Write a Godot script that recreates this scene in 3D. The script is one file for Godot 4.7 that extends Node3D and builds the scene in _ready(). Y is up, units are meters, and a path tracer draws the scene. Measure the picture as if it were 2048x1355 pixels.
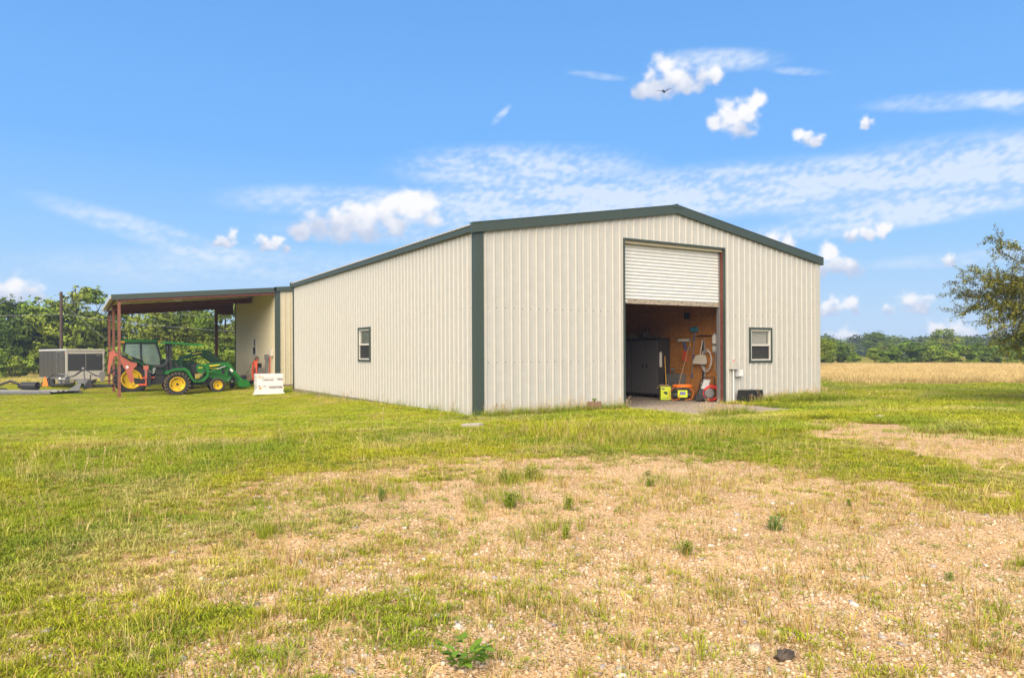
extends Node3D

var M := {}
var taken := {}
var rng := RandomNumberGenerator.new()
var nz := FastNoiseLite.new()
var nz2 := FastNoiseLite.new()
var cover_img: PackedFloat32Array
const CAM := Vector3(-10.206, 1.887, 18.896)
const HEAD := 31.19          # degrees from -Z towards +X

class MB:
	var v := PackedVector3Array()
	var n := PackedVector3Array()
	var c := PackedColorArray()
	var col := Color.WHITE
	var painted := false
	func tri(a: Vector3, b: Vector3, d: Vector3, na: Vector3, nb: Vector3, nd: Vector3) -> void:
		var g := (b - a).cross(d - a)
		v.append(a); n.append(na)
		if g.dot(na + nb + nd) > 0.0:
			v.append(d); n.append(nd); v.append(b); n.append(nb)
		else:
			v.append(b); n.append(nb); v.append(d); n.append(nd)
		if painted:
			c.append(col); c.append(col); c.append(col)
	func quad(a: Vector3, b: Vector3, d: Vector3, e: Vector3, m: Vector3) -> void:
		tri(a, b, d, m, m, m)
		tri(a, d, e, m, m, m)
	func box(at: Vector3, size: Vector3, bs := Basis()) -> void:
		var h := size * 0.5
		for ax in 3:
			for s in [-1.0, 1.0]:
				var u := Vector3.ZERO; var w := Vector3.ZERO; var k := Vector3.ZERO
				k[ax] = h[ax] * s
				u[(ax + 1) % 3] = h[(ax + 1) % 3]
				w[(ax + 2) % 3] = h[(ax + 2) % 3]
				var nn: Vector3 = (bs * (k / maxf(h[ax], 1e-6))).normalized()
				quad(at + bs * (k - u - w), at + bs * (k + u - w), at + bs * (k + u + w), at + bs * (k - u + w), nn)
	func span(a: Vector3, b: Vector3) -> void:
		box((a + b) * 0.5, (b - a).abs())
	# box with bevelled edges in the plane across 'ax'
	func bar(a: Vector3, b: Vector3, w: float, h: float, up := Vector3.UP) -> void:
		var z := (b - a).normalized()
		if absf(z.dot(up)) > 0.95:
			up = Vector3.RIGHT
		var x := up.cross(z).normalized()
		var y := z.cross(x)
		box((a + b) * 0.5, Vector3(w, h, (b - a).length()), Basis(x, y, z))
	func frame_of(z: Vector3) -> Basis:
		var up := Vector3.UP if absf(z.y) < 0.9 else Vector3.RIGHT
		var x := up.cross(z).normalized()
		return Basis(x, z.cross(x), z)
	func cyl(a: Vector3, b: Vector3, r0: float, r1 := -1.0, seg := 10, caps := true) -> void:
		if r1 < 0.0:
			r1 = r0
		var z := (b - a).normalized()
		var f := frame_of(z)
		for k in seg:
			var t0 := TAU * k / seg
			var t1 := TAU * (k + 1) / seg
			var d0 := f.x * cos(t0) + f.y * sin(t0)
			var d1 := f.x * cos(t1) + f.y * sin(t1)
			if r1 > 0.0:
				tri(a + d0 * r0, a + d1 * r0, b + d1 * r1, d0, d1, d1)
				tri(a + d0 * r0, b + d1 * r1, b + d0 * r1, d0, d1, d0)
			else:
				tri(a + d0 * r0, a + d1 * r0, b, d0, d1, (d0 + d1).normalized())
			if caps:
				tri(a, a + d0 * r0, a + d1 * r0, -z, -z, -z)
				if r1 > 0.0:
					tri(b, b + d0 * r1, b + d1 * r1, z, z, z)
	func tube(p: Array, r: float, seg := 6) -> void:
		var m := p.size()
		var rings := []
		var prev := Basis()
		for i in m:
			var z: Vector3 = (p[mini(i + 1, m - 1)] - p[maxi(i - 1, 0)]).normalized()
			var f := frame_of(z)
			if i > 0:
				var x: Vector3 = prev.x - z * prev.x.dot(z)
				if x.length() > 0.01:
					x = x.normalized()
					f = Basis(x, z.cross(x), z)
			prev = f
			var ring := []
			for k in seg:
				var t := TAU * k / seg
				ring.append(f.x * cos(t) + f.y * sin(t))
			rings.append(ring)
		for i in m - 1:
			for k in seg:
				var k1 := (k + 1) % seg
				var a: Vector3 = rings[i][k]; var b: Vector3 = rings[i][k1]
				var d: Vector3 = rings[i + 1][k1]; var e: Vector3 = rings[i + 1][k]
				tri(p[i] + a * r, p[i] + b * r, p[i + 1] + d * r, a, b, d)
				tri(p[i] + a * r, p[i + 1] + d * r, p[i + 1] + e * r, a, d, e)
	func prism(poly: PackedVector2Array, z0: float, z1: float, xf := Transform3D()) -> void:
		var idx := Geometry2D.triangulate_polygon(poly)
		var nf := (xf.basis * Vector3(0, 0, 1)).normalized()
		for i in range(0, idx.size(), 3):
			var q := []
			for j in 3:
				q.append(poly[idx[i + j]])
			tri(xf * Vector3(q[0].x, q[0].y, z1), xf * Vector3(q[1].x, q[1].y, z1), xf * Vector3(q[2].x, q[2].y, z1), nf, nf, nf)
			tri(xf * Vector3(q[0].x, q[0].y, z0), xf * Vector3(q[1].x, q[1].y, z0), xf * Vector3(q[2].x, q[2].y, z0), -nf, -nf, -nf)
		var area := 0.0
		var m := poly.size()
		for i in m:
			area += poly[i].cross(poly[(i + 1) % m])
		for i in m:
			var a := poly[i]
			var b := poly[(i + 1) % m]
			var e := b - a
			if e.length() < 1e-6:
				continue
			var o := Vector2(e.y, -e.x).normalized() * signf(area)
			var nn := (xf.basis * Vector3(o.x, o.y, 0)).normalized()
			quad(xf * Vector3(a.x, a.y, z0), xf * Vector3(b.x, b.y, z0), xf * Vector3(b.x, b.y, z1), xf * Vector3(a.x, a.y, z1), nn)
	# profile of (radius, height) turned about 'axis'
	func lathe(prof: Array, at: Vector3, axis: Vector3, seg := 20) -> void:
		var z := axis.normalized()
		var f := frame_of(z)
		for i in prof.size() - 1:
			var p: Vector2 = prof[i]
			var q: Vector2 = prof[i + 1]
			var e := q - p
			if e.length() < 1e-6:
				continue
			var o := Vector2(e.y, -e.x).normalized()
			for k in seg:
				var t0 := TAU * k / seg
				var t1 := TAU * (k + 1) / seg
				var d0 := f.x * cos(t0) + f.y * sin(t0)
				var d1 := f.x * cos(t1) + f.y * sin(t1)
				var n0 := (d0 * o.x + z * o.y).normalized()
				var n1 := (d1 * o.x + z * o.y).normalized()
				var a := at + d0 * p.x + z * p.y
				var b := at + d1 * p.x + z * p.y
				var d := at + d1 * q.x + z * q.y
				var g := at + d0 * q.x + z * q.y
				if p.x > 1e-5:
					tri(a, b, d, n0, n1, n1)
				if q.x > 1e-5:
					tri(a, d, g, n0, n1, n0)
	func blob(at: Vector3, rad: Vector3, seed_: int, rough := 0.2, rings := 4, seg := 7, bs := Basis()) -> void:
		var r := RandomNumberGenerator.new()
		r.seed = seed_
		var pts := []
		for i in rings + 1:
			var row := []
			var th := PI * i / rings
			for k in seg:
				var ph := TAU * k / seg
				var s := 1.0 + r.randf_range(-rough, rough)
				if i == 0 or i == rings:
					s = 1.0
				row.append(at + bs * (Vector3(sin(th) * cos(ph), cos(th), sin(th) * sin(ph)) * rad * s))
			pts.append(row)
		for i in rings:
			for k in seg:
				var k1 := (k + 1) % seg
				var a: Vector3 = pts[i][k]; var b: Vector3 = pts[i][k1]
				var d: Vector3 = pts[i + 1][k1]; var e: Vector3 = pts[i + 1][k]
				var na := (a - at).normalized(); var nb := (b - at).normalized()
				var nd := (d - at).normalized(); var ne := (e - at).normalized()
				if i > 0:
					tri(a, b, d, na, nb, nd)
				if i < rings - 1 or i == 0:
					tri(a, d, e, na, nd, ne)
	func mesh() -> ArrayMesh:
		var arr := []
		arr.resize(Mesh.ARRAY_MAX)
		arr[Mesh.ARRAY_VERTEX] = v
		arr[Mesh.ARRAY_NORMAL] = n
		if painted:
			arr[Mesh.ARRAY_COLOR] = c
		var m := ArrayMesh.new()
		m.add_surface_from_arrays(Mesh.PRIMITIVE_TRIANGLES, arr)
		return m

func numbered(called: String) -> String:
	var k: int = taken.get(called, 0)
	taken[called] = k + 1
	return called if k == 0 else "%s_%03d" % [called, k]

func tag(o: Node, label: String, category: String, group := "") -> void:
	o.set_meta("label", label)
	o.set_meta("category", category)
	if group != "":
		o.set_meta("group", group)

func thing(called: String, at: Vector3, label: String, category: String, group := "", turn := 0.0) -> Node3D:
	var o := Node3D.new()
	o.name = numbered(called)
	add_child(o)
	o.position = at
	o.rotation.y = turn
	tag(o, label, category, group)
	return o

func copy(o: Node3D, called: String, at: Vector3, turn: float, label := "", sc := Vector3.ONE) -> Node3D:
	var r: Node3D = o.duplicate()
	r.name = numbered(called)
	add_child(r)
	r.position = at
	r.rotation = Vector3(0, turn, 0)
	r.scale = sc
	if label != "":
		r.set_meta("label", label)
	return r

func part(called: String, mb, m: Material, parent: Node = null, at := Vector3.ZERO) -> MeshInstance3D:
	var o := MeshInstance3D.new()
	o.mesh = mb.mesh() if mb is MB else mb
	o.material_override = m
	o.position = at
	if parent == null:
		o.name = numbered(called)
		add_child(o)
	else:
		o.name = called
		parent.add_child(o, true)
	return o

func setting(called: String, mb, m: Material) -> MeshInstance3D:
	var o := part(called, mb, m)
	o.set_meta("kind", "structure")
	return o

func lin(r: float, g: float, b: float) -> Color:
	return Color(r, g, b).linear_to_srgb()

func noise_tex(freq: float, lo: Color, hi: Color, type := FastNoiseLite.TYPE_SIMPLEX_SMOOTH, size := 512, oct := 4, sd := 1, mids := []) -> NoiseTexture2D:
	var f := FastNoiseLite.new()
	f.noise_type = type
	f.frequency = freq
	f.fractal_octaves = oct
	f.fractal_type = FastNoiseLite.FRACTAL_FBM if oct > 1 else FastNoiseLite.FRACTAL_NONE
	f.seed = sd
	if type == FastNoiseLite.TYPE_CELLULAR:
		f.cellular_return_type = FastNoiseLite.RETURN_CELL_VALUE
		f.cellular_jitter = 1.0
	var t := NoiseTexture2D.new()
	t.width = size
	t.height = size
	t.seamless = true
	t.noise = f
	var g := Gradient.new()
	g.set_color(0, lo)
	g.set_color(1, hi)
	for m in mids:
		g.add_point(m[0], m[1])
	t.color_ramp = g
	return t

func bump_tex(freq: float, strength := 4.0, type := FastNoiseLite.TYPE_SIMPLEX_SMOOTH, size := 512, oct := 4, sd := 3) -> NoiseTexture2D:
	var f := FastNoiseLite.new()
	f.noise_type = type
	f.frequency = freq
	f.fractal_octaves = oct
	f.fractal_type = FastNoiseLite.FRACTAL_FBM if oct > 1 else FastNoiseLite.FRACTAL_NONE
	f.seed = sd
	if type == FastNoiseLite.TYPE_CELLULAR:
		f.cellular_return_type = FastNoiseLite.RETURN_DISTANCE
	var t := NoiseTexture2D.new()
	t.width = size
	t.height = size
	t.seamless = true
	t.as_normal_map = true
	t.bump_strength = strength
	t.noise = f
	return t

func mat(called: String, c: Color, rough := 0.6, metal := 0.0, tex: Texture2D = null, scale := 1.0, bump: Texture2D = null, bscale := 1.0) -> StandardMaterial3D:
	var m := StandardMaterial3D.new()
	m.resource_name = called
	m.albedo_color = c.linear_to_srgb()
	m.roughness = rough
	m.metallic = metal
	if tex or bump:
		m.uv1_triplanar = true
		m.uv1_world_triplanar = true
		m.uv1_scale = Vector3.ONE * scale
	if tex:
		m.albedo_texture = tex
	if bump:
		m.normal_enabled = true
		m.normal_texture = bump
		m.normal_scale = bscale
	M[called] = m
	return m

func leafy(called: String, c: Color, rough := 0.7, back := 0.35) -> StandardMaterial3D:
	var m := mat(called, c, rough)
	m.vertex_color_use_as_albedo = true
	m.cull_mode = BaseMaterial3D.CULL_DISABLED
	m.metallic_specular = 0.12
	if back > 0.0:
		m.backlight_enabled = true
		m.backlight = Color(back, back, back)
	return m

func smooth(a: float, b: float, x: float) -> float:
	var t := clampf((x - a) / (b - a), 0.0, 1.0)
	return t * t * (3.0 - 2.0 * t)

func gh(x: float, z: float) -> float:
	var a := smooth(4.0, -22.0, z) * smooth(13.0, 3.0, x)
	var b := 0.4 + 0.6 * smooth(0.6, -5.0, x)
	var y := -0.5 * a * b
	var d := Vector2(x - CAM.x, z - CAM.z).length()
	if d < 40.0:
		y += nz.get_noise_2d(x * 14.0, z * 14.0) * 0.05 * smooth(40.0, 12.0, d)
	if x > -0.3 and x < 16.3 and z > -21.5 and z < 5.0:
		y = minf(y, -0.03)
	return y

func gp(x: float, z: float, dy := 0.0) -> Vector3:
	return Vector3(x, gh(x, z) + dy, z)

func smat() -> void:
	var mottle := noise_tex(0.012, Color(0.955, 0.955, 0.955), Color(1, 1, 1), FastNoiseLite.TYPE_SIMPLEX_SMOOTH, 512, 5, 2)
	var dirty := noise_tex(0.02, Color(0.55, 0.5, 0.45), Color(1, 1, 1), FastNoiseLite.TYPE_SIMPLEX_SMOOTH, 512, 5, 5, [[0.45, Color(0.9, 0.88, 0.86)]])
	var fine := noise_tex(0.12, Color(0.72, 0.72, 0.72), Color(1, 1, 1), FastNoiseLite.TYPE_SIMPLEX, 512, 3, 4)
	var wavy := bump_tex(0.006, 1.5, FastNoiseLite.TYPE_SIMPLEX_SMOOTH, 512, 2)
	var grit := bump_tex(0.09, 3.0, FastNoiseLite.TYPE_SIMPLEX, 512, 4)
	mat("cream", Color(0.515, 0.497, 0.447), 0.45, 0.0, mottle, 0.35, wavy, 0.06)
	mat("cream_back", Color(0.60, 0.53, 0.37), 0.45, 0.0, mottle, 0.35, wavy, 0.25)
	mat("green_trim", Color(0.050, 0.070, 0.057), 0.5, 0.0, mottle, 0.5, wavy, 0.15)
	mat("roof_metal", Color(0.42, 0.37, 0.27), 0.4, 0.2, mottle, 0.4)
	mat("red_iron", Color(0.19, 0.055, 0.036), 0.6, 0.0, dirty, 0.6)
	mat("rusty_post", Color(0.27, 0.10, 0.065), 0.7, 0.0, dirty, 0.8)
	mat("screw", Color(0.15, 0.14, 0.12), 0.5, 0.5)
	mat("door_white", Color(0.74, 0.735, 0.71), 0.4, 0.0, mottle, 0.5)
	mat("door_bar", Color(0.52, 0.45, 0.36), 0.5, 0.2, dirty, 0.9)
	mat("galv", Color(0.42, 0.42, 0.42), 0.45, 0.6, fine, 1.0)
	mat("concrete", Color(0.42, 0.355, 0.265), 0.9, 0.0, dirty, 0.5, grit, 0.4)
	mat("concrete_dark", Color(0.36, 0.31, 0.25), 0.9, 0.0, dirty, 0.7, grit, 0.5)
	var osb := noise_tex(0.075, Color(0.60, 0.46, 0.32), Color(1.0, 0.88, 0.66), FastNoiseLite.TYPE_CELLULAR, 512, 1, 8, [[0.5, Color(0.80, 0.64, 0.42)]])
	mat("osb", Color(0.66, 0.42, 0.19), 0.8, 0.0, osb, 1.6, grit, 0.3)
	mat("insulation", Color(0.74, 0.72, 0.68), 0.8, 0.0, mottle, 0.5)
	mat("vinyl", Color(0.60, 0.57, 0.51), 0.45)
	mat("blind", Color(0.62, 0.55, 0.47), 0.6)
	var gl := mat("glass", Color(0.6, 0.65, 0.65), 0.03)
	gl.transparency = BaseMaterial3D.TRANSPARENCY_ALPHA
	gl.albedo_color.a = 0.12
	var cg := mat("cab_glass", Color(0.35, 0.5, 0.45), 0.03)
	cg.transparency = BaseMaterial3D.TRANSPARENCY_ALPHA
	cg.albedo_color.a = 0.35
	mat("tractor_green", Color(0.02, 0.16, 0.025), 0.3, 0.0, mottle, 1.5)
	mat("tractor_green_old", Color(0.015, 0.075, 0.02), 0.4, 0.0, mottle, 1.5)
	mat("tractor_yellow", Color(0.72, 0.46, 0.008), 0.4, 0.0, mottle, 2.0)
	mat("decal_yellow", Color(0.78, 0.62, 0.04), 0.4)
	mat("tyre", Color(0.035, 0.034, 0.033), 0.85, 0.0, fine, 3.0)
	mat("tyre_mud", Color(0.17, 0.125, 0.075), 0.95, 0.0, dirty, 3.0, grit, 0.8)
	mat("black_plastic", Color(0.018, 0.018, 0.02), 0.45)
	mat("black_steel", Color(0.025, 0.024, 0.025), 0.5, 0.0, fine, 2.0)
	mat("seat_vinyl", Color(0.03, 0.031, 0.033), 0.5)
	mat("salmon", Color(0.62, 0.17, 0.12), 0.55, 0.0, dirty, 1.5)
	mat("hot_orange", Color(0.72, 0.10, 0.035), 0.5, 0.0, mottle, 2.0)
	mat("orange", Color(0.80, 0.19, 0.012), 0.55)
	mat("sign_orange", Color(0.85, 0.20, 0.02), 0.5)
	mat("red_hose", Color(0.70, 0.035, 0.02), 0.45)
	mat("amber", Color(0.85, 0.30, 0.02), 0.25)
	mat("chrome", Color(0.6, 0.6, 0.6), 0.2, 1.0)
	mat("grey_plastic", Color(0.16, 0.155, 0.15), 0.5, 0.0, mottle, 2.0)
	mat("grey_steel", Color(0.20, 0.215, 0.235), 0.55, 0.2, dirty, 1.2)
	mat("grey_plank", Color(0.44, 0.455, 0.47), 0.8, 0.0, dirty, 1.0)
	mat("trailer_dark", Color(0.075, 0.07, 0.07), 0.35, 0.0, dirty, 0.8)
	mat("trailer_guard", Color(0.05, 0.052, 0.06), 0.6, 0.0, fine, 2.0)
	mat("trailer_white", Color(0.50, 0.48, 0.44), 0.4, 0.0, mottle, 0.6)
	mat("cabinet_grey", Color(0.19, 0.18, 0.18), 0.4, 0.1, fine, 3.0)
	mat("cabinet_black", Color(0.045, 0.04, 0.042), 0.5)
	mat("lime", Color(0.58, 0.68, 0.02), 0.6)
	mat("cardboard", Color(0.38, 0.26, 0.15), 0.85, 0.0, fine, 3.0)
	mat("wood_pale", Color(0.52, 0.35, 0.20), 0.65, 0.0, fine, 3.0)
	mat("wood_grey", Color(0.20, 0.155, 0.12), 0.85, 0.0, dirty, 2.0, grit, 0.5)
	mat("pole_wood", Color(0.105, 0.075, 0.06), 0.9, 0.0, dirty, 1.0, grit, 0.6)
	mat("broom_yellow", Color(0.80, 0.42, 0.02), 0.5)
	mat("blue", Color(0.03, 0.11, 0.36), 0.45)
	mat("brush_blue", Color(0.05, 0.22, 0.34), 0.8)
	mat("pan_cream", Color(0.60, 0.55, 0.46), 0.55)
	mat("hose_white", Color(0.58, 0.52, 0.46), 0.5)
	mat("white_plastic", Color(0.75, 0.73, 0.70), 0.45)
	mat("box_grey", Color(0.45, 0.46, 0.46), 0.5)
	mat("wrap_white", Color(0.76, 0.755, 0.75), 0.28, 0.0, mottle, 3.0, bump_tex(0.03, 5.0, FastNoiseLite.TYPE_SIMPLEX, 512, 3, 9), 0.5)
	mat("print_purple", Color(0.12, 0.03, 0.09), 0.5)
	mat("print_orange", Color(0.85, 0.25, 0.02), 0.5)
	mat("print_black", Color(0.03, 0.03, 0.03), 0.6)
	mat("print_blue", Color(0.16, 0.17, 0.36), 0.5)
	mat("brick_block", Color(0.36, 0.22, 0.15), 0.9, 0.0, dirty, 3.0, grit, 0.6)
	mat("stone_white", Color(0.62, 0.57, 0.49), 0.9, 0.0, dirty, 3.0, grit, 0.5)
	mat("bark", Color(0.11, 0.085, 0.065), 0.9, 0.0, dirty, 1.0, grit, 1.0)
	mat("wire", Color(0.25, 0.25, 0.25), 0.6)
	var scr := mat("screen", Color(0.03, 0.03, 0.03), 0.9)
	scr.transparency = BaseMaterial3D.TRANSPARENCY_ALPHA
	scr.albedo_color.a = 0.5
	leafy("blade", Color(1, 1, 1), 0.6, 0.45)
	leafy("leaf", Color(1, 1, 1), 0.6, 0.4)
	var sm := mat("pebble", Color(1, 1, 1), 0.9, 0.0, mottle, 6.0)
	sm.vertex_color_use_as_albedo = true
	# gravel: small pebbles in tan, rust, grey and bone, with a height of their own
	var gt := noise_tex(0.085, Color(0.52, 0.46, 0.40), Color(1.0, 0.98, 0.94), FastNoiseLite.TYPE_CELLULAR, 1024, 1, 21, [[0.1, Color(0.66, 0.62, 0.57)], [0.3, Color(0.86, 0.76, 0.64)], [0.55, Color(0.97, 0.90, 0.80)], [0.8, Color(0.93, 0.91, 0.88)]])
	var gb := bump_tex(0.085, 10.0, FastNoiseLite.TYPE_CELLULAR, 1024, 1, 21)
	var g := mat("ground", Color(1, 1, 1), 0.95, 0.0, gt, 0.75, gb, 0.9)
	g.vertex_color_use_as_albedo = true
	g.metallic_specular = 0.15

# ---------------------------------------------------------------- sky
const SKY_KEYS := [[0.0, Color(0.60, 0.77, 0.95)], [3.0, Color(0.50, 0.71, 0.95)], [8.0, Color(0.34, 0.62, 0.98)], [15.0, Color(0.20, 0.49, 0.99)], [25.0, Color(0.155, 0.405, 0.87)], [45.0, Color(0.105, 0.33, 0.80)], [90.0, Color(0.09, 0.28, 0.70)]]
# cirrus sheets: az, el, half width, half height, tilt in degrees, strength
const CIRRUS := [[17.0, 11.6, 9.0, 1.3, 2.0, 0.75], [33.0, 11.3, 14.0, 1.9, 0.0, 1.0], [32.0, 14.2, 11.0, 2.1, 0.0, 0.95], [46.0, 12.0, 12.0, 2.2, 3.0, 1.1], [62.0, 11.6, 13.0, 2.9, 1.0, 1.15], [56.0, 9.0, 11.0, 0.9, 3.0, 0.7], [64.0, 6.2, 9.0, 0.6, 1.0, 0.55], [4.5, 8.6, 8.0, 1.0, -14.0, 0.75], [10.0, 6.4, 16.0, 1.6, 2.0, 0.55], [24.0, 9.4, 12.0, 1.2, 0.0, 0.6], [47.5, 21.2, 5.0, 0.9, -6.0, 0.8], [62.0, 16.5, 5.5, 0.7, -6.0, 0.6], [66.5, 15.6, 3.0, 0.8, -16.0, 0.7], [30.4, 18.2, 1.2, 0.3, 42.0, 0.8], [53.0, 19.8, 2.4, 0.3, -10.0, 0.6], [38.0, 20.8, 2.6, 0.3, -8.0, 0.5],
	[96.0, 13.0, 20.0, 3.0, 4.0, 0.9], [140.0, 20.0, 26.0, 6.0, -8.0, 0.8], [190.0, 30.0, 36.0, 9.0, 6.0, 0.8], [250.0, 24.0, 30.0, 7.0, -5.0, 0.8], [300.0, 17.0, 26.0, 4.0, 3.0, 0.8], [335.0, 36.0, 26.0, 7.0, 3.0, 0.7], [60.0, 48.0, 40.0, 9.0, 4.0, 0.7], [170.0, 60.0, 60.0, 9.0, 0.0, 0.7], [280.0, 52.0, 40.0, 8.0, 0.0, 0.7]]
# cumulus: puffs of az, el, radius (degrees); then base elevation
const CUMULUS := [
	[[[15.0, 9.3, 0.9], [16.3, 9.7, 1.1], [17.6, 9.9, 1.2], [18.8, 10.2, 1.3], [20.0, 10.4, 1.25], [21.2, 10.6, 1.2], [22.2, 11.2, 1.3], [23.2, 11.5, 1.35], [24.2, 11.2, 1.1], [24.8, 10.5, 0.8], [18.0, 9.2, 1.0], [20.0, 9.3, 1.1], [22.3, 9.9, 1.1]], 8.6],
	[[[9.5, 8.2, 0.55], [10.0, 8.6, 0.5], [9.1, 8.0, 0.4]], 7.8], [[[12.3, 8.2, 0.7], [13.0, 8.3, 0.65], [13.8, 7.9, 0.4]], 7.7],
	[[[-4.6, 4.2, 1.2], [-3.5, 4.4, 0.9], [-2.5, 4.2, 0.65], [-3.4, 3.7, 0.8], [-2.0, 3.8, 0.4]], 3.2],
	[[[41.4, 19.5, 0.8], [42.4, 19.8, 1.1], [43.6, 20.1, 1.2], [44.8, 20.1, 1.1], [46.0, 20.1, 0.9], [47.0, 20.2, 0.6], [43.4, 21.2, 0.9]], 18.9],
	[[[47.0, 17.1, 0.7], [48.0, 17.4, 1.0], [49.2, 17.5, 1.1], [50.1, 18.2, 0.6], [48.9, 16.4, 0.8]], 15.6],
	[[[53.0, 15.6, 0.4], [53.5, 15.2, 0.55], [54.1, 15.0, 0.5]], 14.6], [[[57.4, 15.8, 0.45]], 15.4],
	[[[56.4, 8.1, 0.6], [57.4, 8.3, 0.6], [58.4, 8.5, 0.55]], 7.7], [[[55.0, 7.1, 0.7], [55.4, 6.0, 0.9], [56.4, 5.9, 0.8], [54.4, 5.9, 0.8]], 5.4],
	[[[60.1, 3.4, 0.7], [60.8, 3.1, 0.7]], 2.6], [[[58.7, 2.85, 0.4]], 2.6], [[[55.0, 3.1, 0.8], [56.3, 3.5, 0.6], [56.6, 2.9, 0.4], [54.0, 2.9, 0.7]], 2.5],
	[[[51.2, 8.2, 0.7], [52.0, 7.9, 0.7]], 7.4], [[[62.5, 6.0, 0.5]], 5.8], [[[56.0, 0.8, 0.8], [55.3, 0.8, 0.6]], 0.3], [[[62.0, 1.2, 0.9], [63.0, 1.1, 0.8]], 0.5]]

func sky_base(az: float, el: float) -> Color:
	var c: Color = SKY_KEYS[-1][1]
	for i in SKY_KEYS.size() - 1:
		if el < SKY_KEYS[i + 1][0]:
			c = SKY_KEYS[i][1].lerp(SKY_KEYS[i + 1][1], (el - SKY_KEYS[i][0]) / (SKY_KEYS[i + 1][0] - SKY_KEYS[i][0]))
			break
	var cover := 0.0
	for s in CIRRUS:
		var da: float = wrapf(az - s[0], -180.0, 180.0)
		if absf(da) > s[2] * 1.15:
			continue
		var t := deg_to_rad(s[4])
		var x: float = (da * cos(t) + (el - s[1]) * sin(t)) / s[2]
		var y: float = (-da * sin(t) + (el - s[1]) * cos(t)) / s[3]
		var d := x * x + y * y
		if d < 1.3:
			cover += s[5] * smooth(1.3, 0.0, d)
	if cover > 0.01:
		var warp := nz2.get_noise_2d(az * 8.0, el * 12.0) * 2.0
		var st := nz2.get_noise_2d(az * 14.0 + warp * 7.0 + el * 9.0, el * 62.0 + warp * 12.0) * 0.5 + 0.5
		var mo := nz2.get_noise_2d(az * 95.0 + 500.0, el * 190.0 - az * 34.0) * 0.5 + 0.5
		var a := clampf(pow(minf(cover, 1.2), 1.3) * (0.20 + 0.78 * smooth(0.30, 0.80, 0.55 * st + 0.5 * mo)), 0.0, 0.78)
		c = c.lerp(Color(0.80, 0.88, 0.99), a)
	return c

func make_sky() -> Sky:
	var W := 4096
	var H := 2048
	var sw := 1024
	var sh := 512
	var im := Image.create(sw, sh, false, Image.FORMAT_RGB8)
	im.fill(lin(0.24, 0.25, 0.15))
	for j in sh / 2:
		var el := 90.0 - (j + 0.5) / sh * 180.0
		for i in sw:
			im.set_pixel(i, j, sky_base((i + 0.5) / sw * 360.0, el).linear_to_srgb())
	im.resize(W, H, Image.INTERPOLATE_CUBIC)
	for j in range(int((90.0 - 29.0) / 180.0 * H), H / 2):
		var el := 90.0 - (j + 0.5) / H * 180.0
		for i in range(int(-10.0 / 360.0 * W), int(74.0 / 360.0 * W)):
			im.set_pixel(posmod(i, W), j, sky_base((i + 0.5) / W * 360.0, maxf(el, 0.0)).linear_to_srgb())
	# the rest of the sky goes on with clouds of the same kind
	var all := CUMULUS.duplicate()
	var r := RandomNumberGenerator.new()
	r.seed = 77
	for k in 60:
		var az := r.randf_range(76.0, 346.0)
		var el := 3.0 + pow(r.randf(), 1.6) * 34.0
		var s := r.randf_range(0.5, 1.2) * (1.0 + el * 0.04)
		var puffs := []
		for q in r.randi_range(3, 10):
			puffs.append([az + r.randf_range(-2.6, 2.6) * s, el + r.randf_range(-0.2, 0.8) * s, s * r.randf_range(0.6, 1.2)])
		all.append([puffs, el - s * 0.8])
	for cl in all:
		var lo := Vector2(1e9, 1e9)
		var hi := Vector2(-1e9, -1e9)
		for p in cl[0]:
			lo = lo.min(Vector2(p[0] - p[2] * 1.7, p[1] - p[2] * 1.7))
			hi = hi.max(Vector2(p[0] + p[2] * 1.7, p[1] + p[2] * 1.7))
		var q := clampf(3.2 / (hi.y - lo.y), 0.6, 2.6)
		for j in range(int((90.0 - hi.y) / 180.0 * H), mini(int((90.0 - lo.y) / 180.0 * H), H / 2 - 1)):
			var el := 90.0 - (j + 0.5) / H * 180.0
			for i0 in range(int(lo.x / 360.0 * W), int(hi.x / 360.0 * W)):
				var az := (i0 + 0.5) / W * 360.0
				var f := -1.0
				for p in cl[0]:
					var d: float = Vector2(az - p[0], el - p[1]).length() / p[2]
					f = maxf(f, 1.0 - d)
				if f < -0.6:
					continue
				var n1 := nz2.get_noise_2d(az * 62.0 * q, el * 76.0 * q)
				var n2 := nz2.get_noise_2d(az * 190.0 * q + 300.0, el * 230.0 * q)
				f += n1 * 0.85 + n2 * 0.24
				# flat, thinning base
				var b: float = (el - cl[1]) / maxf(hi.y - cl[1], 0.3)
				f -= smooth(0.12, -0.25, b) * 0.9
				var a := pow(smooth(-0.5, 0.6, f), 1.7)
				if a <= 0.003:
					continue
				var under := smooth(0.58, 0.0, b + n1 * 0.3)
				var col := Color(0.98, 0.98, 1.0).lerp(Color(0.46, 0.56, 0.78), under * 0.85)
				var i := posmod(i0, W)
				var old := im.get_pixel(i, j).srgb_to_linear()
				im.set_pixel(i, j, old.lerp(col, a).linear_to_srgb())
	var pm := PanoramaSkyMaterial.new()
	pm.panorama = ImageTexture.create_from_image(im)
	var sky := Sky.new()
	sky.sky_material = pm
	return sky

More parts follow.
